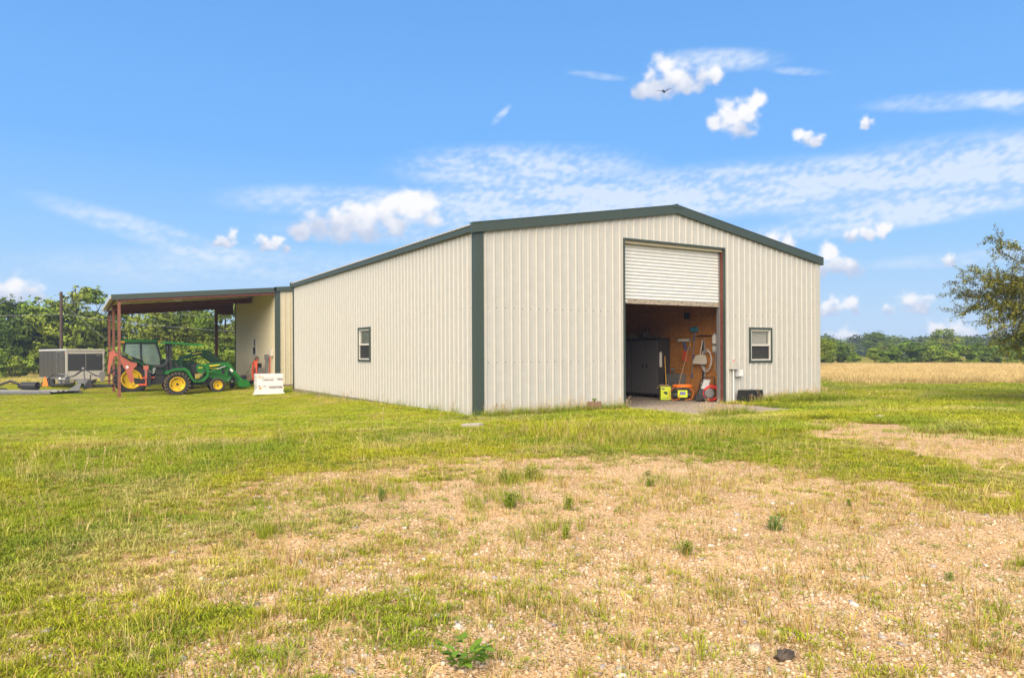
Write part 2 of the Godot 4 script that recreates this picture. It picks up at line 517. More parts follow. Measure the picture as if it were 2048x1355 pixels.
# ---------------------------------------------------------------- ground cover map
const YARD := [[-8.5, 8.3], [-6.5, 7.9], [-4.0, 8.1], [-1.37, 8.4], [-0.6, 10.6], [-0.45, 14.0], [0.0, 22.0], [-10.6, 22.0], [-10.45, 14.0], [-10.1, 11.7], [-9.1, 9.9]]
const TRACK := [[5.0, 7.4], [6.2, 6.6], [8.0, 6.9], [8.2, 8.4], [7.2, 11.6], [6.0, 16.0], [5.0, 22.0], [0.2, 22.0], [1.4, 16.0], [2.2, 13.2], [3.0, 11.4], [4.0, 9.2]]

func poly_dist(poly: Array, x: float, z: float) -> float:
	var best := 1e9
	var inside := false
	var m := poly.size()
	var j := m - 1
	var p := Vector2(x, z)
	for i in m:
		var a := Vector2(poly[i][0], poly[i][1])
		var b := Vector2(poly[j][0], poly[j][1])
		best = minf(best, p.distance_squared_to(Geometry2D.get_closest_point_to_segment(p, a, b)))
		if (a.y > z) != (b.y > z) and x < (b.x - a.x) * (z - a.y) / (b.y - a.y) + a.x:
			inside = not inside
		j = i
	return sqrt(best) * (1.0 if inside else -1.0)

# 1 = closed turf, 0 = bare gravel
func cover_at(x: float, z: float) -> float:
	var n1 := nz.get_noise_2d(x * 22.0 + 90.0, z * 22.0)
	var n2 := nz.get_noise_2d(x * 70.0, z * 70.0 + 40.0)
	var n3 := nz.get_noise_2d(x * 160.0, z * 160.0 + 140.0)
	var e := n1 * 1.3 + n2 * 0.7 + n3 * 0.3
	var yard := smooth(-0.9, 0.9, poly_dist(YARD, x, z) + e * 1.2)
	var track := smooth(-0.5, 0.5, poly_dist(TRACK, x, z) + e * 1.0)
	var c := 1.0 - maxf(yard, track)
	# the left side of the yard stays half grown over
	var left := smooth(-6.3, -8.9, x) * smooth(7.0, 9.5, z)
	c = maxf(c, left * smooth(-0.25, 0.5, n1 + n2 * 0.7) * 0.72)
	c = maxf(c, smooth(0.25, 0.6, n1 + n2 * 0.5) * (0.06 + 0.45 * smooth(-5.5, -8.2, x)))
	# thin spots in the turf
	c -= smooth(0.35, 0.75, n2 + n1 * 0.5) * 0.35
	return clampf(c, 0.0, 1.0)

func make_cover() -> void:
	cover_img.resize(360 * 300)
	for j in 300:
		for i in 360:
			cover_img[j * 360 + i] = cover_at(-18.0 + i * 0.1, -8.0 + j * 0.1)

func cover(x: float, z: float) -> float:
	var i := int((x + 18.0) * 10.0)
	var j := int((z + 8.0) * 10.0)
	if i < 0 or j < 0 or i >= 360 or j >= 300:
		return 1.0
	return cover_img[j * 360 + i]

# > 0 in the tall dry meadow to the right of the building
func meadow(x: float, z: float) -> float:
	var s := ((x - 29.7) * 7.4 - (z + 7.8) * 4.4) / 8.6
	return smooth(-1.0, 2.0, s + nz.get_noise_2d(x * 6.0, z * 6.0) * 3.0)

func axis(lo: float, hi: float) -> PackedFloat32Array:
	var low := []
	var st := 0.2
	var x := lo
	while x > -2600.0:
		low.append(x)
		x -= st
		st *= 1.13
	low.reverse()
	x = lo + 0.16
	while x < hi:
		low.append(x)
		x += 0.16
	st = 0.2
	while x < 2600.0:
		low.append(x)
		x += st
		st *= 1.13
	return PackedFloat32Array(low)

func make_ground() -> MeshInstance3D:
	var xs := axis(-15.0, 13.0)
	var zs := axis(-9.0, 19.0)
	var nx := xs.size()
	var nzv := zs.size()
	var v := PackedVector3Array()
	var nn := PackedVector3Array()
	var cc := PackedColorArray()
	var gravel := Color(0.725, 0.54, 0.33)
	var soil := Color(0.34, 0.30, 0.07)
	var turf := Color(0.33, 0.365, 0.025)
	var tan_ := Color(0.68, 0.49, 0.27)
	for j in nzv:
		for i in nx:
			var x := xs[i]
			var z := zs[j]
			v.append(gp(x, z))
			var e := 0.3
			nn.append(Vector3(gh(x - e, z) - gh(x + e, z), 2.0 * e, gh(x, z - e) - gh(x, z + e)).normalized())
			var d := Vector2(x - CAM.x, z - CAM.z).length()
			var k := cover(x, z)
			var n := nz.get_noise_2d(x * 30.0, z * 30.0)
			var g := gravel * (1.0 + n * 0.18)
			var c := g.lerp(soil.lerp(gravel, 0.35 + 0.3 * n), smooth(0.2, 0.9, k))
			c = c.lerp(turf * (1.0 + 0.15 * nz.get_noise_2d(x * 2.0, z * 2.0)), smooth(14.0, 40.0, d) * k)
			c = c.lerp(tan_, 0.4 * k * smooth(0.05, 0.45, nz.get_noise_2d(x * 11.0 + 40.0, z * 16.0)))
			if x > 10.0:
				c = c.lerp(tan_, meadow(x, z) * smooth(130.0, 95.0, d))
			if z < -50.0 and x < 10.0:
				c = c.lerp(tan_, 0.5 * smooth(-50.0, -62.0, z))
			cc.append(Color(c.r, c.g, c.b))
	var idx := PackedInt32Array()
	for j in nzv - 1:
		for i in nx - 1:
			var a := j * nx + i
			idx.append_array(PackedInt32Array([a, a + 1, a + nx + 1, a, a + nx + 1, a + nx]))
	var arr := []
	arr.resize(Mesh.ARRAY_MAX)
	arr[Mesh.ARRAY_VERTEX] = v
	arr[Mesh.ARRAY_NORMAL] = nn
	arr[Mesh.ARRAY_COLOR] = cc
	arr[Mesh.ARRAY_INDEX] = idx
	var m := ArrayMesh.new()
	m.add_surface_from_arrays(Mesh.PRIMITIVE_TRIANGLES, arr)
	return setting("ground", m, M.ground)

# ---------------------------------------------------------------- metal buildings
const RIB := [[-0.042, 0.0], [-0.02, 0.027], [0.02, 0.027], [0.042, 0.0], [0.088, 0.0], [0.096, 0.003], [0.108, 0.003], [0.116, 0.0], [0.188, 0.0], [0.196, 0.003], [0.208, 0.003], [0.216, 0.0]]

# profile of ribbed sheet between s0 and s1: (along, out)
func ribs(s0: float, s1: float, phase: float) -> Array:
	var out := []
	var k := int(floor((s0 - phase) / 0.3048)) - 1
	var all := []
	while phase + k * 0.3048 < s1 + 0.4:
		for p in RIB:
			all.append(Vector2(phase + k * 0.3048 + p[0], p[1]))
		k += 1
	for i in all.size() - 1:
		var a: Vector2 = all[i]
		var b: Vector2 = all[i + 1]
		if b.x <= s0 or a.x >= s1:
			continue
		if a.x < s0:
			a = a.lerp(b, (s0 - a.x) / (b.x - a.x))
		if out.is_empty():
			out.append(a)
		if b.x > s1:
			b = a.lerp(b, (s1 - a.x) / (b.x - a.x))
		out.append(b)
	return out

# one sheet of ribbed wall: along 'dir' from 'org', facing 'face'; top(s) gives its height; holes are [s0, s1, y0, y1]
func wall_sheet(org: Vector3, dir: Vector3, face: Vector3, s0: float, s1: float, phase: float, y0: float, top: Callable, holes: Array) -> MB:
	var mb := MB.new()
	var cuts := [s0, s1]
	for h in holes:
		for q in [h[0], h[1]]:
			if q > s0 + 0.001 and q < s1 - 0.001:
				cuts.append(q)
	cuts.sort()
	for ci in cuts.size() - 1:
		var a0: float = cuts[ci]
		var a1: float = cuts[ci + 1]
		var mid := (a0 + a1) * 0.5
		var bands := [[y0, 99.0]]
		for h in holes:
			if mid > h[0] and mid < h[1]:
				bands = [[y0, h[2]], [h[3], 99.0]]
		var prof := ribs(a0, a1, phase)
		for band in bands:
			if band[1] - band[0] < 0.01:
				continue
			for i in prof.size() - 1:
				var p: Vector2 = prof[i]
				var q: Vector2 = prof[i + 1]
				var tp := minf(band[1], top.call(p.x))
				var tq := minf(band[1], top.call(q.x))
				var n := (face * (q.x - p.x) - dir * (q.y - p.y)).normalized()
				var pa := org + dir * p.x + face * p.y
				var qa := org + dir * q.x + face * q.y
				var up := Vector3.UP
				mb.quad(pa + up * band[0], qa + up * band[0], qa + up * tq, pa + up * tp, n)
				var bp := pa - face * (0.003 + p.y) 
				var bq := qa - face * (0.003 + q.y)
				mb.quad(bp + up * band[0], bq + up * band[0], bq + up * tq, bp + up * tp, -face)
	return mb

# adds one sheet; a sheet that an opening cuts in two becomes two pieces
func add_sheet(b: Node3D, m: Material, org: Vector3, dir: Vector3, face: Vector3, s0: float, s1: float, phase: float, y0: float, top: Callable, holes: Array) -> void:
	for h in holes:
		if h[0] <= s0 + 0.001 and h[1] >= s1 - 0.001:
			var low: float = h[2]
			if low > y0:
				part("wall_panel", wall_sheet(org, dir, face, s0, s1, phase, y0, func(_q): return low, []), m, b)
			part("wall_panel", wall_sheet(org, dir, face, s0, s1, phase, h[3], top, []), m, b)
			return
	part("wall_panel", wall_sheet(org, dir, face, s0, s1, phase, y0, top, holes), m, b)

func window_unit(b: Node3D, at: Vector3, dir: Vector3, face: Vector3, w: float, h: float, blinds: bool, trim: Material) -> void:
	var win := Node3D.new()
	win.name = "window"
	b.add_child(win, true)
	win.position = at
	win.basis = Basis(dir, Vector3.UP, face)
	var t := 0.085
	var mb := MB.new()
	for s in [-1.0, 1.0]:
		mb.span(Vector3(s * w / 2 - t * (0.5 + 0.5 * s), 0, -0.05), Vector3(s * w / 2 + t * (0.5 - 0.5 * s), h, 0.05))
	mb.span(Vector3(-w / 2 + t, 0, -0.05), Vector3(w / 2 - t, t, 0.048))
	mb.span(Vector3(-w / 2 + t, h - t, -0.05), Vector3(w / 2 - t, h, 0.048))
	part("trim", mb, trim, win)
	var iw := w / 2 - t - 0.002
	var f := 0.05
	mb = MB.new()
	for s in [-1.0, 1.0]:
		mb.span(Vector3(s * iw, t, -0.07), Vector3(s * (iw - f), h - t, 0.03))
	mb.span(Vector3(-iw + f, t, -0.07), Vector3(iw - f, t + f, 0.028))
	mb.span(Vector3(-iw + f, h - t - f, -0.07), Vector3(iw - f, h - t, 0.028))
	mb.span(Vector3(-iw + f, h * 0.5 - 0.035, -0.065), Vector3(iw - f, h * 0.5 + 0.035, 0.024))
	part("frame", mb, M.vinyl, win)
	mb = MB.new()
	mb.span(Vector3(-iw + f, t + f, -0.042), Vector3(iw - f, h * 0.5 - 0.035, -0.036))
	part("pane", mb, M.glass, win)
	mb = MB.new()
	mb.span(Vector3(-iw + f, h * 0.5 + 0.035, -0.02), Vector3(iw - f, h - t - f, -0.014))
	part("pane", mb, M.glass, win)
	if blinds:
		var sl := MB.new()
		sl.box(Vector3.ZERO, Vector3(2.0 * (iw - f) - 0.03, 0.05, 0.003), Basis(Vector3.RIGHT, 0.35))
		var sm := sl.mesh()
		var y := t + f + 0.10
		while y < h - t - f - 0.08:
			part("blind_slat", sm, M.blind, win, Vector3(0, y, -0.12))
			y += 0.066
		mb = MB.new()
		mb.span(Vector3(-iw + f + 0.02, h - t - f - 0.07, -0.15), Vector3(iw - f - 0.02, h - t - f, -0.09))
		part("head_rail", mb, M.vinyl, win)
		mb = MB.new()
		mb.span(Vector3(-iw + f + 0.02, t + f + 0.02, -0.15), Vector3(iw - f - 0.02, t + f + 0.06, -0.09))
		part("bottom_rail", mb, M.vinyl, win)
	mb = MB.new()
	mb.span(Vector3(-iw + f, t + f, -0.012), Vector3(iw - f, h * 0.5 - 0.036, -0.010))
	part("insect_screen", mb, M.screen, win)

func slat_mesh(w: float, pitch: float) -> ArrayMesh:
	var mb := MB.new()
	var pr := [Vector2(0.0, -0.03), Vector2(0.007, -0.03), Vector2(0.016, 0.0), Vector2(0.034, 0.012), Vector2(pitch * 0.5, 0.018), Vector2(pitch - 0.034, 0.012), Vector2(pitch - 0.016, 0.0), Vector2(pitch - 0.007, -0.03), Vector2(pitch, -0.03)]
	for i in pr.size() - 1:
		var p: Vector2 = pr[i]
		var q: Vector2 = pr[i + 1]
		var n := Vector3(0, -(q.y - p.y), q.x - p.x).normalized()
		mb.quad(Vector3(0, p.x, p.y), Vector3(w, p.x, p.y), Vector3(w, q.x, q.y), Vector3(0, q.x, q.y), n)
		mb.quad(Vector3(0, p.x, p.y - 0.004), Vector3(w, p.x, p.y - 0.004), Vector3(w, q.x, q.y - 0.004), Vector3(0, q.x, q.y - 0.004), -n)
	return mb.mesh()

const BW := 16.0
const BL := 20.9
const EAVE := 5.58
const RISE := 0.165
func gable_top(s: float) -> float:
	return EAVE - 0.02 + RISE * (8.0 - absf(s - 8.0))
func side_top(_s: float) -> float:
	return EAVE

func front_building() -> void:
	var b := thing("metal_building", Vector3.ZERO, "large cream metal building with green trim and a half raised roll-up door", "building")
	var dx0 := 5.68
	var dx1 := 10.45
	var dtop := 5.69
	var gh_ := [[dx0, dx1, -1.0, dtop], [11.80, 13.09, 1.48, 2.81]]
	var s := 0.0
	while s < BW - 0.01:
		var e := minf(s + 0.9144, BW)
		add_sheet(b, M.cream, Vector3.ZERO, Vector3.RIGHT, Vector3.BACK, s, e, 0.323, -0.02, gable_top, gh_)
		s = e
	# the long wall runs back along -Z; s counts from the corner
	var sh := [[8.96, 10.38, 1.56, 2.95]]
	s = 0.0
	while s < BL - 0.01:
		var e := minf(s + 0.9144, BL)
		add_sheet(b, M.cream, Vector3.ZERO, Vector3.FORWARD, Vector3.LEFT, s, e, 0.28, 0.0, side_top, sh)
		s = e
	part("right_wall", wall_sheet(Vector3(BW, 0, 0), Vector3.FORWARD, Vector3.RIGHT, 0, BL, 0.28, -0.02, side_top, []), M.cream, b)
	part("rear_wall", wall_sheet(Vector3(0, 0, -BL), Vector3.RIGHT, Vector3.FORWARD, 0, BW, 0.28, -0.02, gable_top, []), M.cream, b)
	# lines of screws on the girts
	var sc := MB.new()
	for y in [1.60, 3.25]:
		var x := 0.323 + 0.075
		while x < BW - 0.1:
			if not (x > dx0 - 0.05 and x < dx1 + 0.05) and not (x > 11.7 and x < 13.2 and y < 2.9):
				sc.cyl(Vector3(x, y, 0.0), Vector3(x, y, 0.011), 0.017, 0.011, 6)
			x += 0.3048
		x = 0.28 + 0.075
		while x < BL - 0.1:
			if not (x > 8.9 and x < 10.45 and y < 3.0):
				sc.cyl(Vector3(0, y, -x), Vector3(-0.011, y, -x), 0.017, 0.011, 6)
			x += 0.3048
	part("screw_line", sc, M.screw, b).set_meta("kind", "stuff")
	# corner trims: L-shaped covers
	for c in [[0.0, 1.0], [BW, -1.0]]:
		var mb := MB.new()
		var k: float = c[1]
		mb.span(Vector3(c[0] - 0.045 * k, -0.02, -0.2), Vector3(c[0] + 0.0 * k, EAVE, 0.045))
		mb.span(Vector3(c[0], -0.02, 0.002), Vector3(c[0] + 0.225 * k, EAVE + 0.02, 0.045))
		mb.span(Vector3(c[0] + 0.225 * k, -0.02, 0.002), Vector3(c[0] + 0.237 * k, EAVE + 0.02, 0.036))
		part("corner_trim", mb, M.green_trim if k > 0.0 else M.cream, b)
	var cb := MB.new()
	cb.span(Vector3(-0.05, -0.02, -BL - 0.05), Vector3(0.1, EAVE, -BL + 0.13))
	part("corner_trim", cb, M.green_trim, b)
	# roof: sheets with ribs running down the slope
	var roof := Node3D.new()
	roof.name = "roof"
	b.add_child(roof)
	var over := 0.16
	var z := 0.12
	while z > -BL - 0.1:
		var z1 := maxf(z - 0.9144, -BL - 0.12)
		for side in [-1.0, 1.0]:
			var mb := MB.new()
			var prof := ribs(-z, -z1, 0.05)
			for i in prof.size() - 1:
				var p: Vector2 = prof[i]
				var q: Vector2 = prof[i + 1]
				var x0: float = 8.0 + side * (8.0 + over)
				var y0 := EAVE + 0.10
				var y1 := EAVE + 0.10 + RISE * (8.0 + over)
				var up := Vector3(0, 1.35, 0)
				var a0 := Vector3(x0, y0, -p.x) + up * p.y
				var a1 := Vector3(x0, y0, -q.x) + up * q.y
				var c0 := Vector3(8, y1, -p.x) + up * p.y
				var c1 := Vector3(8, y1, -q.x) + up * q.y
				mb.quad(a0, a1, c1, c0, Vector3(side * RISE, 1, (q.y - p.y) / maxf(q.x - p.x, 0.001)).normalized())
				var dn := Vector3(0, -0.012, 0)
				a0.y = y0; a1.y = y0; c0.y = y1; c1.y = y1
				mb.quad(a0 + dn, a1 + dn, c1 + dn, c0 + dn, Vector3(-side * RISE, -1, 0).normalized())
				mb.quad(a0 + dn, a1 + dn, a1 + up * q.y, a0 + up * p.y, Vector3(side, 0, 0))
			part("roof_panel", mb, M.roof_metal, roof)
		z = z1
	# rake trims on both gables, the eave trim on the long wall
	for zz in [0.0, -BL]:
		var f := 0.12 if zz == 0.0 else -0.12
		for side in [-1.0, 1.0]:
			var mb := MB.new()
			var x0: float = 8.0 + side * (8.0 + over + 0.02)
			var ya := EAVE + 0.15
			var yb := EAVE + 0.15 + RISE * 8.18
			var h := 0.295
			var poly := PackedVector2Array([Vector2(x0, ya), Vector2(8, yb), Vector2(8, yb - h), Vector2(x0, ya - h)])
			mb.prism(poly, zz + minf(f, 0.0) * 0.98, zz + maxf(f, 0.0) + (0.0 if f > 0.0 else -0.03))
			var lip := PackedVector2Array([Vector2(x0, ya + 0.012), Vector2(8, yb + 0.012), Vector2(8, yb + 0.0005), Vector2(x0, ya + 0.0005)])
			mb.prism(lip, zz - 0.12 if f > 0 else zz - 0.15, zz + f + 0.012 if f > 0 else zz + 0.05)
			part("rake_trim", mb, M.green_trim, b)
	var rc := MB.new()
	rc.prism(PackedVector2Array([Vector2(7.8, 7.0), Vector2(8, 7.12), Vector2(8.2, 7.0), Vector2(8.2, 6.97), Vector2(7.8, 6.97)]), -BL - 0.1, 0.135)
	part("ridge_cap", rc, M.green_trim, b)
	var ev := MB.new()
	ev.prism(PackedVector2Array([Vector2(-0.05, EAVE - 0.1), Vector2(0.02, EAVE - 0.1), Vector2(0.02, EAVE + 0.1), Vector2(-0.14, EAVE + 0.078), Vector2(-0.14, EAVE - 0.085), Vector2(-0.12, EAVE - 0.095)]), -BL - 0.05, -0.01)
	part("eave_trim", ev, M.green_trim, b)
	# slab with an exposed edge
	var sl := MB.new()
	sl.span(Vector3(-0.03, -0.9, -BL - 0.03), Vector3(BW + 0.03, -0.021, -0.001))
	part("concrete_slab", sl, M.concrete_dark, b)
	# door trim, jambs and the curtain
	var mb := MB.new()
	for xx in [dx0 - 0.05, dx1]:
		mb.span(Vector3(xx, -0.02, -0.04), Vector3(xx + 0.05, dtop + 0.06, 0.05))
	mb.span(Vector3(dx0, dtop, -0.04), Vector3(dx1, dtop + 0.06, 0.048))
	part("door_trim", mb, M.green_trim, b)
	var jm := MB.new()
	jm.span(Vector3(dx1 - 0.012, -0.02, -0.17), Vector3(dx1 + 0.16, dtop, -0.042))
	part("door_jamb", jm, M.red_iron, b)
	var jl := MB.new()
	jl.span(Vector3(dx0 - 0.16, -0.02, -0.17), Vector3(dx0 + 0.012, dtop, -0.042))
	part("door_jamb", jl, M.red_iron, b)
	var door := Node3D.new()
	door.name = "roll_up_door"
	b.add_child(door)
	var pitch := 0.118
	var curtain := slat_mesh(dx1 - dx0 - 0.06, pitch)
	for k in 17:
		part("door_slat", curtain, M.door_white, door, Vector3(dx0 + 0.02, 3.70 + k * pitch, -0.22))
	var bar := MB.new()
	bar.span(Vector3(dx0 + 0.02, 3.585, -0.24), Vector3(dx1 - 0.04, 3.698, -0.195))
	bar.span(Vector3(dx0 + 0.02, 3.56, -0.26), Vector3(dx1 - 0.04, 3.585, -0.18))
	part("bottom_bar", bar, M.door_bar, door)
	var pl := MB.new()
	pl.span(Vector3(dx0 + 0.14, 3.62, -0.194), Vector3(dx0 + 0.3, 3.68, -0.19))
	part("plate", pl, M.white_plastic, door)
	for xx in [dx1 - 0.06, dx0 - 0.02]:
		var gd := MB.new()
		gd.span(Vector3(xx, -0.02, -0.30), Vector3(xx + 0.07, 5.7, -0.171))
		part("guide", gd, M.galv, door)
	var hd := MB.new()
	hd.span(Vector3(dx0 - 0.1, 5.6, -0.16), Vector3(dx1 + 0.1, 6.1, -0.05))
	part("header", hd, M.cream_back, door)
	var drum := MB.new()
	drum.cyl(Vector3(dx0 - 0.1, 5.95, -0.65), Vector3(dx1 + 0.1, 5.95, -0.65), 0.32, -1.0, 18)
	part("drum", drum, M.door_white, door)
	window_unit(b, Vector3(12.445, 1.47, 0.0), Vector3.RIGHT, Vector3.BACK, 1.30, 1.35, true, M.green_trim)
	window_unit(b, Vector3(0, 1.55, -9.67), Vector3.BACK, Vector3.LEFT, 1.44, 1.41, false, M.green_trim)
	# inside: board wall beside the door, a far partition and the underside of the roof
	var iw := Node3D.new()
	iw.name = "interior_wall"
	b.add_child(iw)
	var zz := -0.4
	while zz > -9.0:
		for yy in [0, 1, 2]:
			var pn := MB.new()
			var h0: float = 0.01 + yy * 1.225
			pn.span(Vector3(11.2, h0, zz - 2.435), Vector3(11.22, h0 + 1.22, zz))
			part("board", pn, M.osb, iw)
		zz -= 2.44
	var up := MB.new()
	up.span(Vector3(11.206, 3.69, -9.0), Vector3(11.226, 6.1, -0.4))
	up.span(Vector3(10.6, -0.01, -0.41), Vector3(11.199, 6.1, -0.37))
	part("upper_board", up, M.osb, iw)
	var rear := MB.new()
	rear.prism(PackedVector2Array([Vector2(0.2, 0), Vector2(15.8, 0), Vector2(15.8, 5.4), Vector2(8, 6.7), Vector2(0.2, 5.4)]), -9.2, -9.1)
	part("partition", rear, M.osb, b)
	# white faced insulation under the roof and on the walls
	for side in [-1.0, 1.0]:
		var ins := MB.new()
		var xa: float = 8.0 + side * 7.9
		ins.prism(PackedVector2Array([Vector2(xa, EAVE - 0.02), Vector2(8, EAVE + 1.28), Vector2(8, EAVE + 1.3), Vector2(xa, EAVE + 0.01)]), -BL + 0.1, -0.06)
		part("insulation", ins, M.insulation, b)
	var il := MB.new()
	il.span(Vector3(0.12, 0.0, -8.6), Vector3(0.14, EAVE - 0.05, -0.08))
	part("insulation", il, M.insulation, b)
	# framing inside
	for xx in [2.0, 5.2, 8.0, 10.8]:
		var ps := MB.new()
		var yt := gable_top(xx) - 0.25
		ps.span(Vector3(xx - 0.06, yt - 0.2, -9.0), Vector3(xx + 0.06, yt, -0.45))
		part("purlin", ps, M.red_iron, b)

func back_building() -> void:
	var b := thing("rear_metal_building", Vector3.ZERO, "smaller cream metal building behind the large one with an open lean-to on its left", "building")
	var X := 0.45
	var Z := -27.0
	var L := 13.0
	var W := 12.0
	var ev := 5.86
	var s := 0.0
	while s < L - 0.01:
		var e := minf(s + 0.9144, L)
		add_sheet(b, M.cream_back, Vector3(X, 0, Z), Vector3.FORWARD, Vector3.LEFT, s, e, 0.2, -0.45, func(_q): return ev, [[5.6, 6.85, 1.72, 3.02]])
		s = e
	s = 0.0
	var tp := func(q): return ev + 0.09 * (6.0 - absf(q - 6.0))
	while s < W - 0.01:
		var e := minf(s + 0.9144, W)
		part("wall_panel", wall_sheet(Vector3(X, 0, Z), Vector3.RIGHT, Vector3.BACK, s, e, 0.55, -0.02, tp, []), M.cream_back, b)
		s = e
	part("right_wall", wall_sheet(Vector3(X + W, 0, Z), Vector3.FORWARD, Vector3.RIGHT, 0, L, 0.2, -0.02, func(_q): return ev, []), M.cream_back, b)
	part("rear_wall", wall_sheet(Vector3(X, 0, Z - L), Vector3.RIGHT, Vector3.FORWARD, 0, W, 0.2, -0.3, tp, []), M.cream_back, b)
	var sl := MB.new()
	sl.span(Vector3(X, -0.9, Z - L), Vector3(X + W, -0.03, Z - 0.02))
	part("concrete_slab", sl, M.concrete_dark, b)
	var ct := MB.new()
	ct.span(Vector3(X - 0.05, -0.4, Z - 0.02), Vector3(X + 0.26, ev + 0.06, Z + 0.05))
	ct.span(Vector3(X - 0.05, -0.4, Z - L - 0.05), Vector3(X + 0.1, ev + 0.04, Z - L + 0.05))
	part("corner_trim", ct, M.green_trim, b)
	window_unit(b, Vector3(X, 1.72, Z - 6.22), Vector3.BACK, Vector3.LEFT, 1.26, 1.30, false, M.vinyl)
	# main roof
	var roof := Node3D.new()
	roof.name = "roof"
	b.add_child(roof)
	for side in [-1.0, 1.0]:
		var mb := MB.new()
		var x0: float = X + 6.0 + side * 6.1
		mb.prism(PackedVector2Array([Vector2(x0, ev + 0.06), Vector2(X + 6.0, ev + 0.6), Vector2(X + 6.0, ev + 0.66), Vector2(x0, ev + 0.12)]), Z - L - 0.1, Z + 0.1)
		part("roof_slope", mb, M.roof_metal, roof)
		mb = MB.new()
		mb.prism(PackedVector2Array([Vector2(x0, ev - 0.12), Vector2(X + 6.0, ev + 0.44), Vector2(X + 6.0, ev + 0.70), Vector2(x0, ev + 0.15)]), Z + 0.1, Z + 0.14)
		part("rake_trim", mb, M.green_trim, roof)
	# the lean-to
	var lt := Node3D.new()
	lt.name = "lean_to"
	b.add_child(lt)
	var xe := -8.45
	var yl := 5.0
	var yr := 5.78
	var slope := (yr - yl) / (X - xe)
	var far := -42.6
	var nsheet := 10
	for k in nsheet:
		var mb := MB.new()
		var xa := xe + (X - xe) * k / nsheet
		var xb := xe + (X - xe) * (k + 1) / nsheet
		var ya := yl + slope * (xa - xe)
		var yb := yl + slope * (xb - xe)
		mb.prism(PackedVector2Array([Vector2(xa, ya + 0.13), Vector2(xb, yb + 0.13), Vector2(xb, yb + 0.15), Vector2(xa, ya + 0.15)]), far, Z + 0.1)
		part("roof_sheet", mb, M.cream_back, lt)
	var fa := MB.new()
	fa.prism(PackedVector2Array([Vector2(xe - 0.03, yl - 0.09), Vector2(X + 0.02, yr - 0.09), Vector2(X + 0.02, yr + 0.21), Vector2(xe - 0.03, yl + 0.21)]), Z + 0.1, Z + 0.14)
	part("fascia", fa, M.green_trim, lt)
	var gu := MB.new()
	gu.span(Vector3(xe - 0.08, yl - 0.02, far - 0.05), Vector3(xe - 0.031, yl + 0.17, Z + 0.09))
	part("gutter", gu, M.trailer_white, lt)
	# rafters, one over each post
	var zp := [-27.0, -33.8, -40.7]
	for k in 3:
		var mb := MB.new()
		var h := 0.26 if k == 0 else 0.36
		var x1 := X - 0.06
		mb.prism(PackedVector2Array([Vector2(-8.16, yl + 0.02 - h + 0.05), Vector2(x1, yr + 0.02 - h), Vector2(x1, yr + 0.02), Vector2(-8.16, yl + 0.05)]), zp[k] - 0.08, zp[k] + 0.08)
		part("rafter", mb, M.red_iron, lt)
		mb = MB.new()
		mb.span(Vector3(-8.165, -0.8, zp[k] - 0.075), Vector3(-8.015, yl - 0.2 if k > 0 else yl + 0.0, zp[k] + 0.075))
		mb.span(Vector3(-8.2, gh(-8.1, zp[k]) - 0.02, zp[k] - 0.11), Vector3(-7.98, gh(-8.1, zp[k]) + 0.04, zp[k] + 0.11))
		part("post", mb, M.rusty_post, lt)
	var st := MB.new()
	st.span(Vector3(-8.22, yl - 0.02, far + 0.1), Vector3(-8.17, yl + 0.12, Z + 0.05))
	part("eave_strut", st, M.rusty_post, lt)
	for k in 5:
		var mb := MB.new()
		var px: float = -7.0 + k * 1.5
		var py: float = yl + slope * (px - xe)
		mb.span(Vector3(px - 0.03, py + 0.04, far + 0.1), Vector3(px + 0.03, py + 0.125, Z + 0.05))
		part("purlin", mb, M.cream_back, lt)
	var rp := MB.new()
	rp.span(Vector3(-0.95, -0.6, -40.8), Vector3(-0.75, 5.5, -40.6))
	rp.span(Vector3(-0.75, 4.95, -40.78), Vector3(X - 0.05, 5.45, -40.62))
	part("rear_post", rp, M.red_iron, lt)
	for q in [Vector3(-4.7, 5.33, -30.4), Vector3(-4.75, 5.3, -36.6)]:
		var lp := MB.new()
		lp.lathe([Vector2(0, -0.1), Vector2(0.2, -0.09), Vector2(0.32, -0.02), Vector2(0.12, 0.08), Vector2(0.05, 0.2)], q - Vector3(0, 0.05, 0), Vector3.UP, 16)
		part("lamp", lp, M.white_plastic, lt)


